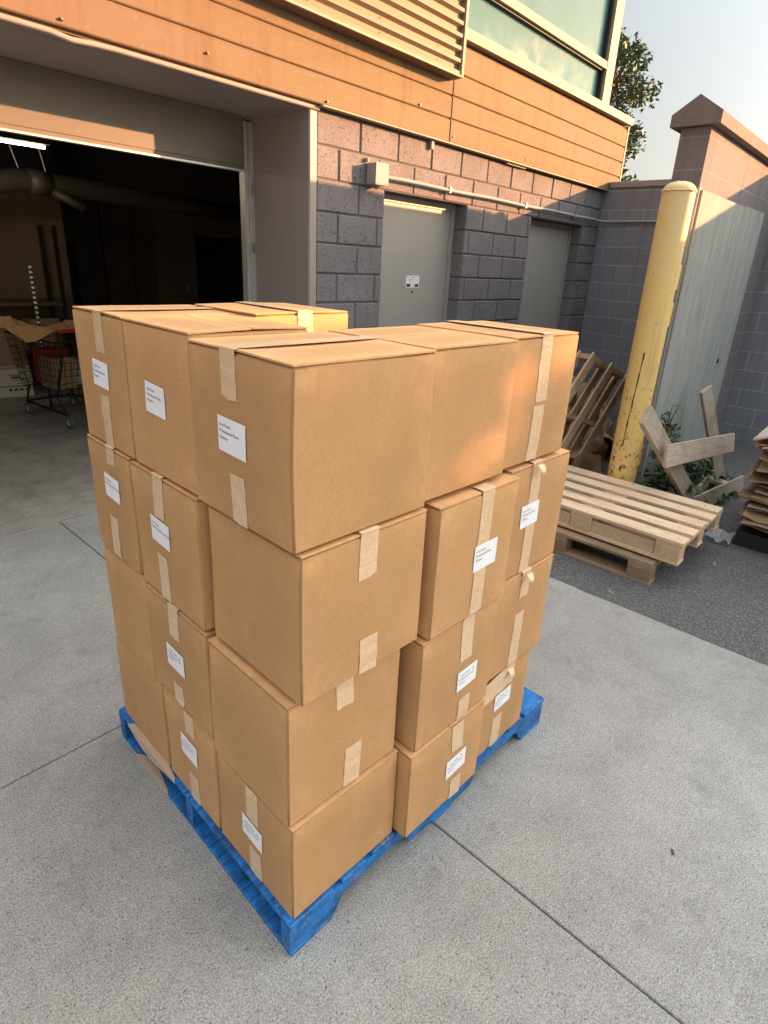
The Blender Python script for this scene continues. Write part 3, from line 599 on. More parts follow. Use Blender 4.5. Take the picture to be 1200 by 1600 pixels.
def carton(name_label, s0, s1, t0, t1, z0, z1, tapes=(), labels=(), seam='s', lift=0.0, seed=0, flaps=True, group='cardboard cartons stacked on the blue pallet', toptape=True, rz=0.0):
    rr = random.Random(seed*17+5)
    cx, cy = (s0+s1)/2, (t0+t1)/2; wpos = PM @ Vector((cx, cy, z0))
    T = thing('cardboard_carton', name_label, 'carton', wpos, PA+rz, group)
    w, d, h = s1-s0, t1-t0, z1-z0; fl = 0.0045 if flaps else 0; hb = h-fl
    bm = bmesh.new(); bmesh.ops.create_cube(bm, size=1)
    bmesh.ops.subdivide_edges(bm, edges=bm.edges[:], cuts=5, use_grid_fill=True)
    off = Vector((seed*1.37, seed*0.73, 0)); bulge = 0.0028
    def skin(cx_, cy_, cz_):
        x, y, z = cx_*2, cy_*2, cz_*2
        nrm = Vector((0, 0, 0))
        if abs(abs(x)-1) < 1e-4: nrm.x = (1-y*y)*(1-z*z)*(1 if x > 0 else -1)
        if abs(abs(y)-1) < 1e-4: nrm.y = (1-x*x)*(1-z*z)*(1 if y > 0 else -1)
        k = noise.noise(Vector((x*0.9, y*0.9, z*0.9))+off)
        p = Vector((cx_*w, cy_*d, (cz_+0.5)*hb))
        p += nrm*bulge*(0.6+k); p += Vector((noise.noise(p*3+off), noise.noise(p*3+off*2), 0))*0.0052*(1 if z > -0.9 else 0.3)
        return p
    for v in bm.verts: v.co = skin(*v.co)
    es = [e for e in bm.edges if e.calc_length() > 0 and len(e.link_faces) == 2 and e.calc_face_angle(0) > 0.9]
    bmesh.ops.bevel(bm, geom=es, offset=0.0042, segments=2, affect='EDGES', clamp_overlap=True)
    mb = MB(); mb.bm(bm); body = mb.build('box_body', M_card[seed % 4], T, smooth=True)
    wn = body.modifiers.new('wn', 'WEIGHTED_NORMAL'); wn.weight = 100; wn.keep_sharp = False
    # top flaps
    if flaps:
        for sgn in (-1, 1):
            mb = MB(); e = 0.0012; N = 8
            if seam == 's': a0, a1, b0, b1 = -w/2+e, w/2-e, 0.0015, d/2-e
            else: a0, a1, b0, b1 = 0.0015, w/2-e, -d/2+e, d/2-e
            top = []; bot = []
            L_ = (b1-b0) if seam == 's' else (a1-a0)
            lf = lift*(0.6+0.8*rr.random())
            M_ = Matrix.Identity(4)
            # hinge at outer edge: lift grows towards the seam
            nx, ny = (10, 4) if seam == 's' else (4, 10)
            for i in range(nx+1):
                for j in range(ny+1):
                    a = a0+(a1-a0)*i/nx; b = b0+(b1-b0)*j/ny
                    u = (1-(b-b0)/L_) if seam == 's' else (1-(a-a0)/L_)
                    end = (i/nx-0.5)*2 if seam == 's' else (j/ny-0.5)*2
                    zz_ = hb+lf*u*abs(end)**3+0.0006+0.0012*abs(noise.noise(Vector((a*9, b*9, seed))))
                    x_, y_ = (a, b*sgn) if seam == 's' else (a*sgn, b)
                    top.append((x_, y_, zz_+0.0038)); bot.append((x_, y_, zz_))
            k = len(top); mb.v = top+bot; W_ = ny+1
            for i in range(nx):
                for j in range(ny):
                    q = i*W_+j; mb.f.append((q, q+W_, q+W_+1, q+1)); mb.f.append((k+q, k+q+1, k+q+W_+1, k+q+W_))
            for i in range(nx):
                for j in (0, ny): q = i*W_+j; mb.f.append((q, q+W_, k+q+W_, k+q))
            for j in range(ny):
                for i in (0, nx): q = i*W_+j; mb.f.append((q, q+1, k+q+1, k+q))
            mb.build('top_flap', M_flap, T)
    # face frames -> local coordinates
    def facept(face, u, z, o):
        zc = max(-.5, min(.5, (z-z0)/hb-.5)); ex_ = (z-z0)-(zc+.5)*hb
        if face == 'L': p = skin(-.5, max(-.5, min(.5, (u-cy)/d)), zc); return Vector((p.x-o, u-cy, p.z+ex_))
        p = skin(max(-.5, min(.5, (u-cx)/w)), -.5, zc); return Vector((u-cx, p.y-o, p.z+ex_))
    def strip(face, u, za, zb, wd=0.052, name='tape', M_=M_tape, wrap=False, skew=0.0):
        mb = MB(); N = 7; fr = []; ragged = rr.uniform(-0.006, 0.006)
        for i in range(N+1):
            z = za+(zb-za)*i/N; o = 0.0012+0.0004*math.sin(i*2+seed)
            sk = skew*(i/N-0.5)
            zl = z+(ragged if i == N else 0); fr.append((facept(face, u-wd/2+sk, z, o), facept(face, u, z+(rr.uniform(-.003, .003) if i == N else 0), o+0.0002), facept(face, u+wd/2+sk, zl, o)))
        if wrap:
            # goes over the edge and onto the top
            zt = h+0.004; 
            if face == 'L': tp = [Vector((-w/2-0.003, 0, zt-0.002)), Vector((-w/2+0.006, 0, zt))]
            else: tp = [Vector((0, -d/2-0.003, zt-0.002)), Vector((0, -d/2+0.006, zt))]
            ln = (w if face == 'L' else d) if toptape else 0.03
            for k in range(1, 9):
                q = 0.006+ln*k/8-(0.008 if k == 8 else 0)
                tp.append(Vector((-w/2+q, 0, zt)) if face == 'L' else Vector((0, -d/2+q, zt)))
            pre = []
            for p in tp:
                if face == 'L': uu = u-cy; pre.append(tuple(Vector((p.x, uu+k_, p.z+0.0012)) for k_ in (-wd/2, 0, wd/2)))
                else: uu = u-cx; pre.append(tuple(Vector((uu+k_, p.y, p.z+0.0012)) for k_ in (-wd/2, 0, wd/2)))
            fr = list(reversed(pre))+fr
        for r in fr: mb.v += [tuple(p) for p in r]
        for i in range(len(fr)-1):
            for j in range(2): a = i*3+j; mb.f.append((a, a+1, a+4, a+3))
        ob = mb.build(name, M_, T, smooth=False)
        so_ = ob.modifiers.new('thick', 'SOLIDIFY'); so_.thickness = 0.0005; so_.offset = 0
        return ob
    for tp in tapes:
        face, u, za, zb = tp[:4]; opt = tp[4] if len(tp) > 4 else ''
        strip(face, u, za, zb, wd=0.053, wrap='w' in opt, skew=rr.uniform(-.004, .004))
        if 'c' in opt:      # a curled loose end
            mb = MB(); b0 = facept(face, u-0.02, za, 0.012)
            dx = Vector((1, 0, 0)) if face == 'R' else Vector((0, 1, 0)); nn = Vector((0, -1, 0)) if face == 'R' else Vector((-1, 0, 0))
            pr = []
            for i in range(7):
                t = i/6; c_ = b0+nn*(0.016*math.sin(t*2.6))-Vector((0, 0, 0.030*t))
                pr.append((c_, c_+dx*(0.034*(1-0.7*t))-Vector((0, 0, 0.004))))
            for a, b in pr: mb.v += [tuple(a), tuple(b)]
            for i in range(6): mb.f.append((2*i, 2*i+1, 2*i+3, 2*i+2))
            mb.build('loose_tape_end', M_tape, T).modifiers.new('t', 'SOLIDIFY').thickness = 0.0006
    for lb in labels:
        face, u0, u1, za, zb, lines = lb[:6]; tilt = lb[6] if len(lb) > 6 else 0.0
        wd, hh = u1-u0, zb-za; uc, zc_ = (u0+u1)/2, (za+zb)/2; ct, st_ = math.cos(tilt), math.sin(tilt); sg = -1 if face == 'L' else 1
        def onface(lx, ly, o):
            a_, b_ = lx*ct-ly*st_, lx*st_+ly*ct; return facept(face, uc+sg*a_, zc_+b_, o)
        mb = MB(); G_ = 6
        for i in range(G_+1):
            for j in range(G_+1): mb.v.append(tuple(onface((i/G_-.5)*wd, (j/G_-.5)*hh, 0.0024)))
        for i in range(G_):
            for j in range(G_): a = i*(G_+1)+j; mb.f.append((a, a+G_+1, a+G_+2, a+1))
        lo = mb.build('label_sticker', M_label, T); sm = lo.modifiers.new('t', 'SOLIDIFY'); sm.thickness = .0005; sm.offset = 0
        if lines:
            tm = text_mesh(lines, 0.0098, M_ink, lo, Matrix.Translation((-wd/2+0.006, hh*0.5-0.020, 0)), gap=1.35)
            for v in tm.data.vertices: v.co = onface(v.co.x, v.co.y, 0.0031)
    return T
LT = ['Low-Foam', 'Professional Floor', 'Cleaner']; L2 = ['Low-Foam', 'Professional Floor Cleaner']; L3 = ['   Low-Foam    36', 'Professional Floor', 'Cleaner']
NT = 0.0
CT = [
 # top layer
 dict(name_label='top-layer carton nearest the camera, label in the middle of its left end', s0=.008, s1=.378, t0=-.018, t1=.338, z0=1.158, z1=1.510, tapes=[('L', .178, 1.510, 1.417, 'w'), ('L', .160, 1.266, 1.160)], labels=[('L', .122, .222, 1.305, 1.378, LT, -.03)], lift=.002, seed=1),
 dict(name_label='top-layer carton with a label but no tape on its left side', s0=.016, s1=.328, t0=.345, t1=.664, z0=1.158, z1=1.521, labels=[('L', .472, .566, 1.312, 1.386, LT, -.06)], lift=.005, seed=2, seam='t'),
 dict(name_label='far left carton of the top layer, tape above and below its label', s0=.014, s1=.36, t0=.667, t1=.985, z0=1.160, z1=1.522, tapes=[('L', .812, 1.522, 1.418, 'w'), ('L', .818, 1.305, 1.163)], labels=[('L', .778, .872, 1.326, 1.396, LT, -.05)], lift=.003, seed=3),
 dict(name_label='middle carton of the three along the right side of the top layer', s0=.3785, s1=.706, t0=-.008, t1=.335, z0=1.163, z1=1.513, lift=.001, seed=4),
 dict(name_label='far right top-layer carton with a long strip of tape and no label', s0=.7065, s1=1.032, t0=.002, t1=.335, z0=1.166, z1=1.517, tapes=[('R', .862, 1.517, 1.338, 'w'), ('R', .858, 1.328, 1.170)], lift=.001, seed=5, seam='t'),
 dict(name_label='carton at the back of the top layer, its front edge catching the sun', s0=.333, s1=.665, t0=.575, t1=.90, z0=1.165, z1=1.531, tapes=[('R', .50, 1.531, 1.42, 'w')], lift=.003, seed=6, seam='t'),
 # third layer
 dict(name_label='third-layer corner carton, taped twice on its right side with a bare left side', s0=.022, s1=.385, t0=-.022, t1=.322, z0=.800, z1=1.152, tapes=[('R', .200, 1.152, 1.044, 'w'), ('R', .208, .895, .802)], seed=7, seam='t', toptape=False),
 dict(name_label='third-layer carton left of the dark gap, label between two tapes', s0=.012, s1=.33, t0=.350, t1=.695, z0=.796, z1=1.152, tapes=[('L', .542, 1.150, 1.040, 'w'), ('L', .553, .929, .798)], labels=[('L', .497, .596, .962, 1.034, L2, -.05)], lift=0.0, seed=8, toptape=False),
 dict(name_label='far left carton of the third layer with a label and lower tape strip', s0=.010, s1=.33, t0=.703, t1=.993, z0=.806, z1=1.156, tapes=[('L', .825, 1.154, 1.106, 'w'), ('L', .853, .937, .808)], labels=[('L', .787, .885, .997, 1.069, L2, -.05)], seed=9, toptape=False),
 dict(name_label='third-layer carton jutting out on the right, one unbroken tape behind its label', s0=.413, s1=.752, t0=-.036, t1=.31, z0=.785, z1=1.150, tapes=[('R', .605, 1.150, .790, 'w')], labels=[('R', .570, .672, .926, 1.001, LT, .0)], seed=10, seam='t', toptape=False),
 dict(name_label='third-layer carton at the far right with torn tape at its top edge', s0=.757, s1=1.085, t0=-.006, t1=.33, z0=.800, z1=1.156, tapes=[('R', .892, 1.156, 1.03, 'wc'), ('R', .893, .965, .802)], labels=[('R', .832, .928, .962, 1.034, LT, .02)], seed=11, seam='t', toptape=False),
 # second layer
 dict(name_label='second-layer corner carton with two tape strips on its right side', s0=.008, s1=.362, t0=.010, t1=.335, z0=.437, z1=.786, tapes=[('R', .172, .786, .698, 'w'), ('R', .203, .562, .440)], seed=12, seam='t', toptape=False),
 dict(name_label='second-layer carton beside the corner one, label midway down its left end', s0=.012, s1=.34, t0=.350, t1=.684, z0=.455, z1=.786, tapes=[('L', .520, .786, .690, 'w'), ('L', .533, .523, .457)], labels=[('L', .482, .575, .577, .650, L3, -.05)], seed=13, toptape=False),
 dict(name_label='plain far left carton of the second layer without tape or label', s0=.014, s1=.34, t0=.690, t1=.985, z0=.460, z1=.800, seed=14),
 dict(name_label='second-layer carton right of the dark gap, ragged tape under its label', s0=.397, s1=.733, t0=-.032, t1=.31, z0=.428, z1=.780, tapes=[('R', .592, .778, .640, 'w'), ('R', .607, .505, .430)], labels=[('R', .560, .652, .543, .610, L3, .02)], seed=15, seam='t', toptape=False),
 dict(name_label='far right carton of the second layer with a curled tape end', s0=.738, s1=1.085, t0=-.010, t1=.33, z0=.445, z1=.796, tapes=[('R', .912, .796, .706, 'wc'), ('R', .905, .650, .448)], seed=16, seam='t', toptape=False),
 # bottom layer
 dict(name_label='bottom corner carton nearest the camera, label and tapes on its left end', s0=.012, s1=.372, t0=.002, t1=.338, z0=.1235, z1=.431, tapes=[('L', .168, .425, .318), ('L', .163, .218, .126)], labels=[('L', .124, .215, .245, .314, L3, -.04)], seed=17),
 dict(name_label='bottom-layer carton in the middle of the left side, label above a tape', s0=.012, s1=.34, t0=.345, t1=.644, z0=.1235, z1=.449, tapes=[('L', .484, .447, .374), ('L', .483, .222, .126)], labels=[('L', .449, .541, .279, .352, L3, -.04)], seed=18),
 dict(name_label='plain far left bottom carton with a bare side above the torn wood', s0=.014, s1=.34, t0=.650, t1=.985, z0=.1235, z1=.455, seed=19),
 dict(name_label='bottom-layer carton overhanging the right edge of the pallet, label near its top', s0=.380, s1=.722, t0=-.038, t1=.31, z0=.1235, z1=.425, tapes=[('R', .588, .420, .322), ('R', .602, .206, .126)], labels=[('R', .543, .638, .232, .300, L3, .03)], seed=20, seam='t'),
 dict(name_label='far right bottom carton with crumpled wide tape over its upper edge', s0=.727, s1=1.045, t0=-.002, t1=.33, z0=.1235, z1=.440, tapes=[('R', .868, .255, .126), ('R', .90, .438, .375, 'c')], labels=[('R', .838, .934, .285, .348, L3, .02)], seed=21, seam='t'),
]
for k in CT: T_ = carton(**k)

# crumpled wide tape on the far right bottom carton
mb = MB(); rr = random.Random(2); g_ = []
for i in range(9):
    for j in range(5):
        s = .735+.19*i/8; z = .350+.085*j/4+(.02*i/8); g_.append((s-.886, -.166-.0075-.004*rr.random(), z-.1235))
mb.v = g_
for i in range(8):
    for j in range(4): a = i*5+j; mb.f.append((a, a+5, a+6, a+1))
mb.build('crumpled_tape', M_tape, T_)

# ================================================================ WOODEN PALLETS ON THE RIGHT
def euro_pallet(label, loc, rz, seed, mats, flip=False, tilt=None, name='wooden_pallet', broken=False):
    rr = random.Random(seed); Mt, Mx, Mb = mats
    T = thing(name, label, 'pallet', loc, rz, group=None)
    if tilt: T.rotation_euler = tilt
    X, Y = 0.80, 1.20      # short side x, long side y
    for i, (x0, wd) in enumerate(((0, .112), (.172, .112), (.344, .112), (.516, .112), (.688, .112))):
        z = .122
        mb = MB(); e = rr.uniform(-.006, .006)
        mb.box((x0+rr.uniform(-.004, .004), e, z), (x0+wd+rr.uniform(-.004, .004), Y+e, z+.020), bev=.0015); mb.build('top_board', Mt, T)
    nm_ = MB()
    for x0 in (0, .172, .344, .516, .688):
        for y0 in (.05, .10, .58, .63, 1.11, 1.15):
            px_, py_ = x0+rr.uniform(.02, .09), y0+rr.uniform(-.01, .01); nm_.tube([(px_, py_, .1415), (px_, py_, .1428)], .0035, 6)
    no = nm_.build('nails', M_nail, T); no['kind'] = 'stuff'
    for y0 in (0, .53, 1.055): MB().box((0.003, y0+.002, .1), (X-.003, y0+.143, .1215), bev=.0015).build('cross_board', Mx, T)
    for x0 in (0, .35, .70):
        for y0 in (0.004, .53, 1.06): MB().box((x0+.001, y0, .0205), (x0+.099, y0+.138, .0995), bev=.003).build('block', Mb, T)
    if broken:
        for x0 in (.008, .775): MB().box((x0, .146, .0208), (x0+.018, .527, .0992)).build('side_board', Mx, T); MB().box((x0, .672, .0208), (x0+.018, 1.056, .0992)).build('side_board', Mx, T)
    for x0 in (0, .35, .70): MB().box((x0+rr.uniform(-.003, .003), 0, 0), (x0+.1, Y, .020), bev=.0015).build('bottom_board', Mt, T)
    return T
euro_pallet('fresh pale pine pallet lying on top of the lower brown pallet', (3.335, .715, .1465), -.015, 1, (M_pine_y, M_pine_x, M_pine_x), broken=True)
euro_pallet('lower pallet with laminated corner blocks resting on the asphalt', (3.285, .825, -.012), .01, 2, (M_oldp, M_oldp, M_chip))
# brown pallet leaning up in the corner behind
def board_between(mb, a, b, w, t, nrm):
    a, b, nrm = Vector(a), Vector(b), Vector(nrm); d = (b-a).normalized(); s = d.cross(nrm).normalized(); nn = s.cross(d).normalized()
    M_ = Matrix((d, s, nn)).transposed().to_4x4(); M_.translation = a
    return M_, (b-a).length
def plank(parent, nm, M_, a, b, w, t, nrm, twist=0):
    Mx, L_ = board_between(None, a, b, w, t, nrm)
    o = MB().box((0, -w/2, -t/2), (L_, w/2, t/2), bev=.002).build(nm, M_, parent)
    pl = Vector(parent.location); Mx.translation = Mx.translation-pl; o.matrix_local = Mx; return o
TP = thing('brown_pallet', 'old brown pallet tipped on edge between the carton stack and the bollard', 'pallet', (4.9, 2.0, 0))
A0, A1 = Vector((4.46, 2.0, 1.09)), Vector((5.36, 2.0, .83))        # upper end
B0 = Vector((3.55, 1.97, .42)); dirv = (B0-A0)
nrm = (A1-A0).cross(dirv).normalized()
if nrm.y > 0: nrm = -nrm
ex = (A1-A0)
for k in (0.03, 0.27, 0.55, 0.80, 0.97):
    a = A0+ex*k; plank(TP, 'deck_board', M_brown, a, a+dirv*1.15, .085, .018, nrm)
for k in (.02, .55, 1.08):
    a = A0+dirv*k; plank(TP, 'stringer', M_brown, a-nrm*(-.05)-ex*.0, a+nrm*.05+ex, .038, .085, nrm)
for k in (0.06, 0.5, 0.95):
    a = A0+ex*k+nrm*.10; plank(TP, 'bottom_board', M_brown, a, a+dirv*1.12, .09, .016, nrm)
plank(TP, 'side_rail', M_brown, A1-nrm*.06+Vector((.02, 0, -.02)), A1-nrm*.06+dirv*1.15, .1, .03, (ex.normalized()))
# cardboard heap behind it
def crumple(nm, label, cat, loc, sx, sy, sz, seed, M_, rot=(0, 0, 0), group=None):
    bm = bmesh.new(); bmesh.ops.create_grid(bm, x_segments=12, y_segments=12, size=.5)
    for v in bm.verts:
        k = noise.noise(Vector((v.co.x*3+seed, v.co.y*3, seed))); k2 = noise.noise(Vector((v.co.x*9, v.co.y*9+seed, 2)))
        v.co = Vector((v.co.x*sx, v.co.y*sy, sz*k+sz*.3*k2))
    mb = MB(); mb.bm(bm); o = mb.build(nm, M_); o.location = loc; o.rotation_euler = rot
    o.modifiers.new('t', 'SOLIDIFY').thickness = .005
    return tag(o, label, cat, group)
crumple('torn_cardboard', 'crumpled brown cardboard sheet behind the tipped brown pallet', 'cardboard', (5.1, 2.55, .55), 1.4, 1.0, .35, 3, M_oldcard, (1.15, .2, .3))
crumple('torn_cardboard', 'torn cardboard sheet slumped below the tipped brown pallet', 'cardboard', (4.95, 2.15, .25), 1.0, .8, .25, 8, M_oldcard, (.9, -.15, .1))
crumple('torn_cardboard', 'dark crumpled cardboard wedged in the wall corner', 'cardboard', (6.1, 2.6, .35), 1.6, 1.2, .4, 13, M_oldcard, (.8, .1, .5))
cb = thing('open_carton', 'small plain brown box on the ground left of the bollard foot', 'carton', (4.30, 1.95, 0), .25)
def open_box(parent, w, d, h, t=.006, M_=M_card[1]):
    mb = MB(); mb.box((0, 0, 0), (w, d, t)).box((0, 0, t), (w, t, h)).box((0, d-t, t), (w, d, h)).box((0, t, t), (t, d-t, h)).box((w-t, t, t), (w, d-t, h)); mb.build('box_body', M_, parent)
open_box(cb, .42, .3, .30, M_=M_oldcard)
MB().box((0.0, -.12, .294), (.42, -.001, .300)).build('flap', M_oldcard, cb)

# ================================================================ BOLLARD
bo = thing('yellow_bollard', 'tall yellow steel bollard with chipped paint and domed cap', 'bollard', (4.27, 1.435, 0))
BR = .099; bm = bmesh.new(); N = 40; zs = [i*.055 for i in range(41)]; rings = []
for z in zs: rings.append([bm.verts.new((BR*math.cos(2*math.pi*j/N), BR*math.sin(2*math.pi*j/N), z)) for j in range(N)])
for a, b in zip(rings, rings[1:]):
    for j in range(N): bm.faces.new((a[j], a[(j+1) % N], b[(j+1) % N], b[j]))
mb = MB(); mb.bm(bm); mb.build('pipe', M_yellow, bo, smooth=True)
bm = bmesh.new(); rings = []
for i in range(7):
    t = i/6*math.pi/2; r_ = (BR-.002)*math.cos(t)**.8 if i < 6 else .001; z = 2.19+.055*math.sin(t)
    rings.append([bm.verts.new((r_*math.cos(2*math.pi*j/N), r_*math.sin(2*math.pi*j/N), z+.004*noise.noise(Vector((j*.5, i, 0))))) for j in range(N)])
for a, b in zip(rings, rings[1:]):
    for j in range(N): bm.faces.new((a[j], a[(j+1) % N], b[(j+1) % N], b[j]))
mb = MB(); mb.bm(bm); mb.build('domed_cap', M_yellow, bo, smooth=True)
mb = MB(); pts = [((BR+.001)*math.cos(2*math.pi*j/48), (BR+.001)*math.sin(2*math.pi*j/48), 2.188+.007*noise.noise(Vector((j*.7, 0, 0)))) for j in range(49)]
mb.tube(pts, .006, 6, False); mb.build('weld_seam', M_yellow, bo)
ang = math.atan2(-1.42, -4.28)
mb = MB(); rr = random.Random(8); prev = None; k = []
for i in range(15):
    z = .52+i*.048; a = ang-.35+.25*i/14+rr.uniform(-.02, .02); k.append((a, z))
for (a, z), (a2, z2) in zip(k, k[1:]):
    R_ = BR+.0008; w_ = .036+.014*math.sin(z*40); mb.poly([(R_*math.cos(a-w_), R_*math.sin(a-w_), z), (R_*math.cos(a+w_), R_*math.sin(a+w_), z), (R_*math.cos(a2+w_), R_*math.sin(a2+w_), z2), (R_*math.cos(a2-w_), R_*math.sin(a2-w_), z2)])
mb.build('rust_scratch', M_rust, bo)
for z in (.35, 1.60, 1.36): MB().box((.088, -.075, z), (.125, -.02, z+.16), bev=.004).build('hinge_lug', M_yellow, bo)

# ================================================================ GATE LEAF
G = thing('plywood_gate', 'weathered grey plywood gate leaf folded flat against the tall block wall', 'gate', (4.53, 1.40, 0))
def gp(mb, nm, M_, lab=None):
    o = mb.build(nm, M_, G); o.location = (-4.53, -1.40, 0)
    if lab: o['label'] = lab
    return o
gp(MB().box((4.53, 1.372, .12), (5.66, 1.384, 2.225)), 'plywood_sheet', M_ply)
gp(MB().box((5.664, 1.372, .12), (6.32, 1.384, 2.235)), 'plywood_sheet', M_ply)
gp(MB().box((4.50, 1.386, .08), (4.55, 1.436, 2.24)).box((6.28, 1.386, .08), (6.33, 1.436, 2.24)).box((4.55, 1.386, .15), (6.28, 1.434, .20)).box((4.55, 1.386, 2.15), (6.28, 1.434, 2.20)), 'steel_frame', M_conduit)
gp(MB().box((4.40, 1.44, .02), (4.46, 1.50, 2.12)), 'hinge_post', M_conduit)
gp(MB().tube([(4.42, 1.43, 1.80), (4.49, 1.43, 1.80)], .022, 10).box((4.41, 1.415, 1.70), (4.47, 1.435, 1.76)), 'latch', M_alu)
gp(MB().tube([(5.95, 1.368, 1.0), (5.95, 1.362, 1.0)], .018, 8), 'bolt', M_black)
# ================================================================ BROKEN FRAME
F = thing('broken_pallet', 'broken grey pallet frame standing on edge in front of the plywood gate', 'pallet', (5.0, 1.0, 0))
def tri(a): return Vector(a)
plank(F, 'side_board', M_grey, (3.80, 1.205, .86), (4.80, 1.02, .02), .135, .035, (-.5, -1, .35))
plank(F, 'side_board', M_grey, (5.12, 1.215, .87), (5.62, 1.04, .02), .11, .030, (-.5, -1, .1))
plank(F, 'cross_board', M_grey, (3.98, 1.085, .575), (5.42, .985, .43), .15, .022, (-.45, -1, .25))
plank(F, 'bottom_board', M_grey, (4.78, 1.03, .08), (5.75, 1.10, .09), .12, .022, (-.3, -1, .1))
plank(F, 'bottom_board', M_grey, (4.68, 1.0, .06), (5.55, .86, .075), .13, .020, (-.2, -1, .15))
plank(F, 'stringer', M_grey, (5.3, .93, .10), (5.35, 1.12, .10), .09, .035, (0, 0, 1))
# ================================================================ FLATTENED CARDBOARD STACK
def sheet_stack(label, loc, n_, seed, sx=.9, sy=1.2):
    rr = random.Random(seed); T = thing('flattened_cardboard', label, 'cardboard', loc); z = .10
    MB().box((0, -sy, 0), (sx, 0, .1)).build('black_base', M_black, T)
    for k in range(n_):
        th = rr.uniform(.012, .035); dx, dy = rr.uniform(-.07, .13), rr.uniform(-.06, .06)
        bm = bmesh.new(); bmesh.ops.create_grid(bm, x_segments=9, y_segments=12, size=.5); s = rr.random()*9
        for v in bm.verts:
            e = max(abs(v.co.x), abs(v.co.y))*2
            v.co = Vector(((v.co.x+.5)*sx+dx+.03*noise.noise(Vector((v.co.y*6, s, 0)))*(e > .9), (v.co.y-.5)*sy+dy, z+.03*noise.noise(Vector((v.co.x*3+s, v.co.y*3, s)))*(.4+e)+(.02 if e > .95 else 0)*rr.uniform(-1, .6)))
        mb = MB(); mb.bm(bm); o = mb.build('cardboard_sheet', M_flat[rr.randrange(3)], T); o.modifiers.new('t', 'SOLIDIFY').thickness = .004+.008*rr.random(); z += th
    return T
M_flat = [M_oldcard, m_cardboard('grey_card', (0.42, 0.35, 0.28), 2, .7), m_cardboard('brown_card', (0.22, 0.15, 0.11), 4, .7)]
sheet_stack('stack of flattened cardboard on a black base at the right edge', (4.34, .63, -.01), 30, 6)
crumple('plastic_film', 'scrap of clear plastic film lying on the asphalt', 'litter', (4.35, .72, .02), .22, .16, .05, 4, M_film)
for i, (x, y, l, a) in enumerate(((3.9, .63, .10, .3), (3.05, .95, .07, 1.0), (4.2, .35, .06, 2.0), (.42, .72, .05, 1.0), (1.62, .16, .03, .5), (3.2, .55, .06, -.4))):
    sp = ['brown wood chip beside the upper pallet corner', 'pale wood sliver at the asphalt edge below the pallets', 'small brown wood chip alone on the asphalt', 'white smear of dried paint left of the blue pallet', 'dark crumb on the pavement at the lower right', 'short brown twig on the asphalt in front of the pallets']
    mb = MB(); mb.box((-l/3, -.004, 0), (l/3, .004, .003), bev=.001); o = mb.build('debris', M_label if i == 3 else M_grey if i < 3 else M_bark); o.location = (x, y, .001 if x < 2.94 else -.008); o.rotation_euler = (0, 0, a); tag(o, sp[i], 'debris', 'debris scattered on the ground')
# ================================================================ IVY AND WEEDS
def weed(label, loc, r, h, n_, seed, leaf=.035, nm='ivy_plant', M_=None):
    rr = random.Random(seed); T = thing(nm, label, 'plant', loc); mb = MB(); st = MB()
    for k in range(max(4, n_//40)):
        a = rr.uniform(0, 6.28); q = r*rr.random(); e = Vector((q*math.cos(a), q*.7*math.sin(a), h*rr.random())); st.tube([(0, 0, 0), e*.5+Vector((0, 0, .05)), e], [.006, .004, .002], 5)
    for k in range(n_):
        a = rr.uniform(0, 6.28); q = r*math.sqrt(rr.random()); z = h*(1-(q/r)**1.5)*rr.random()**.8*(1+.5*math.sin(a*3+seed))
        c_ = Vector((q*math.cos(a), q*.7*math.sin(a), z+.01)); u = Vector((rr.gauss(0, 1), rr.gauss(0, 1), rr.gauss(0, .5))).normalized(); v_ = u.cross(Vector((rr.gauss(0, .4), -1, rr.gauss(.6, .4)))).normalized(); s = leaf*rr.uniform(.6, 1.3)
        mb.poly([c_-u*s*.8, c_-u*s*.5+v_*s*.55, c_+u*s*.1+v_*s*.45, c_+u*s, c_+u*s*.1-v_*s*.45, c_-u*s*.5-v_*s*.55])
    st.build('stem', M_bark, T); mb.build('foliage', M_ivy, T); return T
weed('dark green ivy growing around the bollard foot and broken pallet', (4.75, 1.27, 0), .50, .42, 900, 1)
weed('low ivy spreading under the broken pallet frame', (5.35, 1.22, 0), .55, .26, 600, 2)
weed('sprig of ivy climbing the right side of the bollard', (4.42, 1.24, .55), .14, .3, 60, 5)
weed('tiny green weed in the asphalt between the pallets and cardboard stack', (4.45, .80, -.01), .13, .05, 90, 3, .014, 'weed')
# ================================================================ INSIDE THE GARAGE
K = thing('shopping_cart', 'black wire shopping cart with grey wheels inside the garage bay', 'cart', (2.25, 6.45, 0), .12)
mb = MB(); rr = random.Random(1)
def cp(a, b, z): return Vector((-.30+.62*a, -.42+.95*b, z))
lo, hi = .30, .84
def cart_pt(a, b, t):   # basket tapers downward
    k = .80+.20*t; return Vector(((a-.5)*.62*k, (b-.5)*.98*k+.04*(1-t), lo+(hi-lo)*t))
for i in range(15):
    for t0_, t1_ in ((0, 1),):
        for a in (0, 1): mb.tube([cart_pt(a, i/14, 0), cart_pt(a, i/14, 1)], .0035, 5)
for i in range(10):
    for b in (0, 1): mb.tube([cart_pt(i/9, b, 0), cart_pt(i/9, b, 1)], .0035, 5)
for j in range(9):
    t = j/8; q = [cart_pt(0, 0, t), cart_pt(1, 0, t), cart_pt(1, 1, t), cart_pt(0, 1, t), cart_pt(0, 0, t)]
    for a, b in zip(q, q[1:]): mb.tube([a, b], .0035 if j < 8 else .010, 5)
for i in range(8): mb.tube([cart_pt(i/7, 0, 0), cart_pt(i/7, 1, 0)], .0035, 5)
mb.build('basket', M_cartmetal, K)
mb = MB()
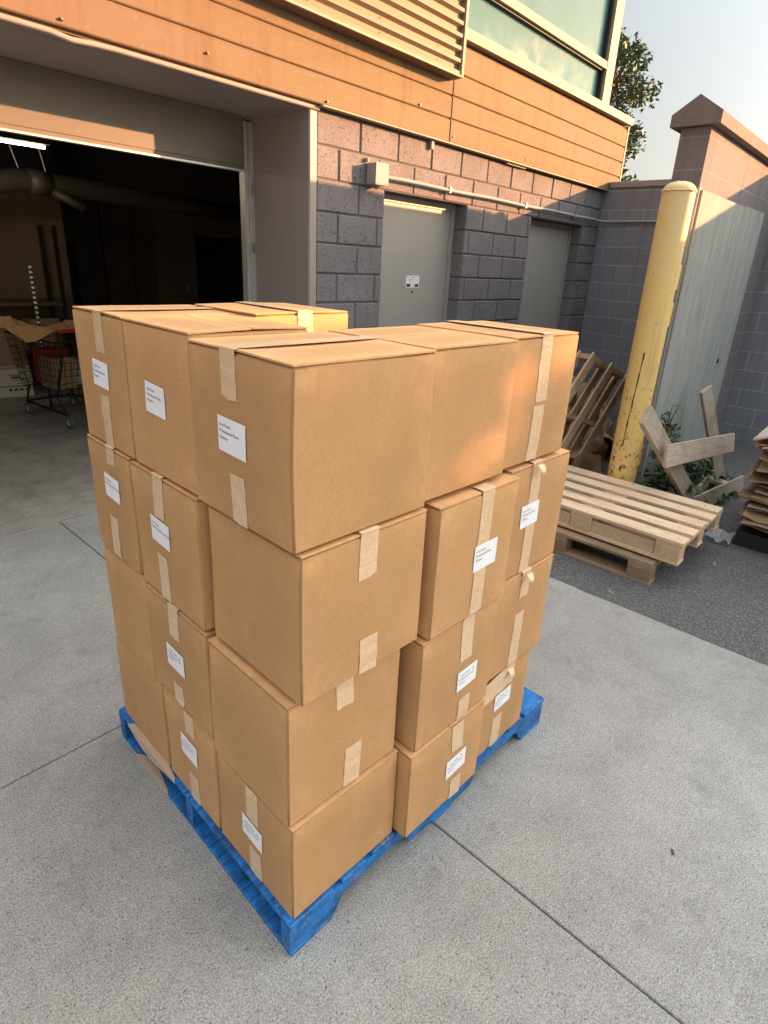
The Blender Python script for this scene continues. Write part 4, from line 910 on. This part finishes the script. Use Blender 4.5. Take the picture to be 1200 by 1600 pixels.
for a in (-1, 1):
    mb.tube([(a*.24, -.40, .13), (a*.27, -.30, .30), (a*.25, -.44, .62), (a*.30, -.56, .95)], .014, 8); mb.tube([(a*.24, -.42, .13), (a*.24, .42, .14), (a*.2, .40, .30)], .014, 8)
mb.tube([(-.24, .42, .14), (.24, .42, .14)], .012, 8); mb.build('frame', M_cartmetal, K)
MB().tube([(-.30, -.56, .95), (.30, -.56, .95)], .018, 10).build('handle', M_redplastic, K)
MB().box((-.05, -.52, .60), (.26, -.50, .83)).build('red_panel', M_redplastic, K)
for a in (-.24, .24):
    for b in (-.42, .40):
        wl = MB().tube([(a-.014, b, .062), (a+.014, b, .062)], .062, 18).build('wheel', M_rubber, K)
        MB().tube([(a-.017, b, .062), (a+.017, b, .062)], .032, 12).build('hub', M_alu, wl)
for i, (x, y, w_, d_, h_, M_, lb) in enumerate(((2.12, 6.30, .22, .26, .30, M_oldcard, 'brown box in the front of the shopping cart'), (2.36, 6.42, .20, .22, .26, M_white, 'pale box in the shopping cart beside the red panel'), (2.18, 6.62, .26, .20, .34, M_redplastic, 'red box at the back of the shopping cart'))):
    o = MB().box((-w_/2, -d_/2, 0), (w_/2, d_/2, h_), bev=.004).build('stock_box', M_, None); o.location = (x, y, .36); o.rotation_euler = (0, 0, .12); tag(o, lb, 'box')
SR = thing('storage_rack', 'dark storage rack holding cartons against the tan wall inside the bay', 'rack', (1.3, 7.95, 0))
for x in (0, 1.55): 
    for y in (0, .45): MB().box((x, y, 0), (x+.04, y+.04, 1.9)).build('upright', M_cartmetal, SR)
for z in (.45, 1.0): MB().box((0, 0, z), (1.59, .49, z+.03)).build('shelf', M_duct, SR)
for i, (x, z, w_, h_, lb) in enumerate(((.05, .48, .42, .32, 'brown carton on the lower shelf of the storage rack, at its left'), (.62, .48, .5, .28, 'wide brown carton in the middle of the lower rack shelf'), (1.18, .48, .32, .36, 'brown carton at the right end of the lower rack shelf'), (.25, 1.03, .5, .2, 'flat brown carton on the upper shelf of the storage rack'))):
    o = MB().box((0, 0, 0), (w_, .36, h_), bev=.004).build('stored_carton', M_oldcard, None); o.location = (1.3+x, 8.0, z+.001); tag(o, lb, 'carton', 'cartons on the storage rack')
crumple('cardboard_sheet', 'bent cardboard sheet laid over the top of the shopping cart', 'cardboard', (2.1, 6.45, .92), .95, .85, .16, 3, M_card[1], (.05, .12, .2))
WB = thing('printed_carton', 'white printed carton on the garage floor left of the shopping cart', 'carton', (1.99, 7.74, 0), -.25)
MB().box((-.12, 0, 0), (.31, .3, .33), bev=.004).build('box_body', M_white, WB)
MB().box((-.12, 0, .335), (.31, .3, .37), bev=.004).build('box_lid', M_white, WB)
mb = MB(); mb.box((.08, -.0015, .25), (.20, -.0005, .262)).box((.10, -.0015, .215), (.20, -.0005, .24)).box((.13, -.0015, .19), (.28, -.0005, .198)).box((.15, -.0015, .155), (.28, -.0005, .163)).box((-.04, -.0015, .12), (.29, -.0005, .131))
for i in range(4): mb.box((.06+i*.055, -.0015, .07), (.095+i*.055, -.0005, .10))
mb.build('printing', M_ink, WB)
BBx = thing('brown_carton', 'open brown carton stacked on the white printed carton', 'carton', (1.86, 7.72, .372), -.15)
open_box(BBx, .42, .34, .36, M_=M_oldcard)
PPl = thing('striped_pole', 'thin black pole with white dashes standing behind the cart', 'pole', (2.24, 7.0, 0))
MB().tube([(0, 0, 0), (0, 0, 1.48)], .014, 8).build('rod', M_black, PPl)
for i in range(20): MB().tube([(0, 0, .5+i*.05), (0, 0, .525+i*.05)], .0148, 8).build('white_band', M_label, PPl)
TL = thing('tube_light', 'lit fluorescent tube light hanging from the garage ceiling', 'light', (1.2, 6.5, 2.52))
MB().box((-.6, -.06, .02), (1.2, .06, .07)).build('housing', M_dark, TL)
MB().tube([(-.55, 0, 0), (1.16, 0, 0)], .013, 10).build('tube', M_tube, TL)
MB().tube([(-.3, 0, .06), (-.3, 0, .87)], .006, 6).tube([(.9, 0, .06), (.9, 0, .87)], .006, 6).build('hanger', M_alu, TL)
DU = thing('air_duct', 'round metal duct hung below the dark garage ceiling', 'duct', (2.55, 7.7, 2.24))
MB().tube([(-1.8, -.2, -.35), (-.9, -.1, -.12), (-.1, 0, .08), (.5, .1, .08), (2.0, .4, .05), (4.2, .9, .0)], .115, 16).build('duct_pipe', M_duct, DU, smooth=True)
MB().tube([(.02, 0, .08), (.24, .05, .08)], .128, 16).build('collar', M_duct, DU, smooth=True)
MB().tube([(.25, -.05, .0), (.55, -.1, -.14)], .05, 12).build('branch_pipe', M_duct, DU, smooth=True)
MB().tube([(-.05, 0, .2), (-.15, 0, .6), (-.2, 0, 1.1)], .006, 6).tube([(.22, 0, .2), (.15, 0, .6), (.12, 0, 1.1)], .006, 6).build('hanging_wire', M_alu, DU)
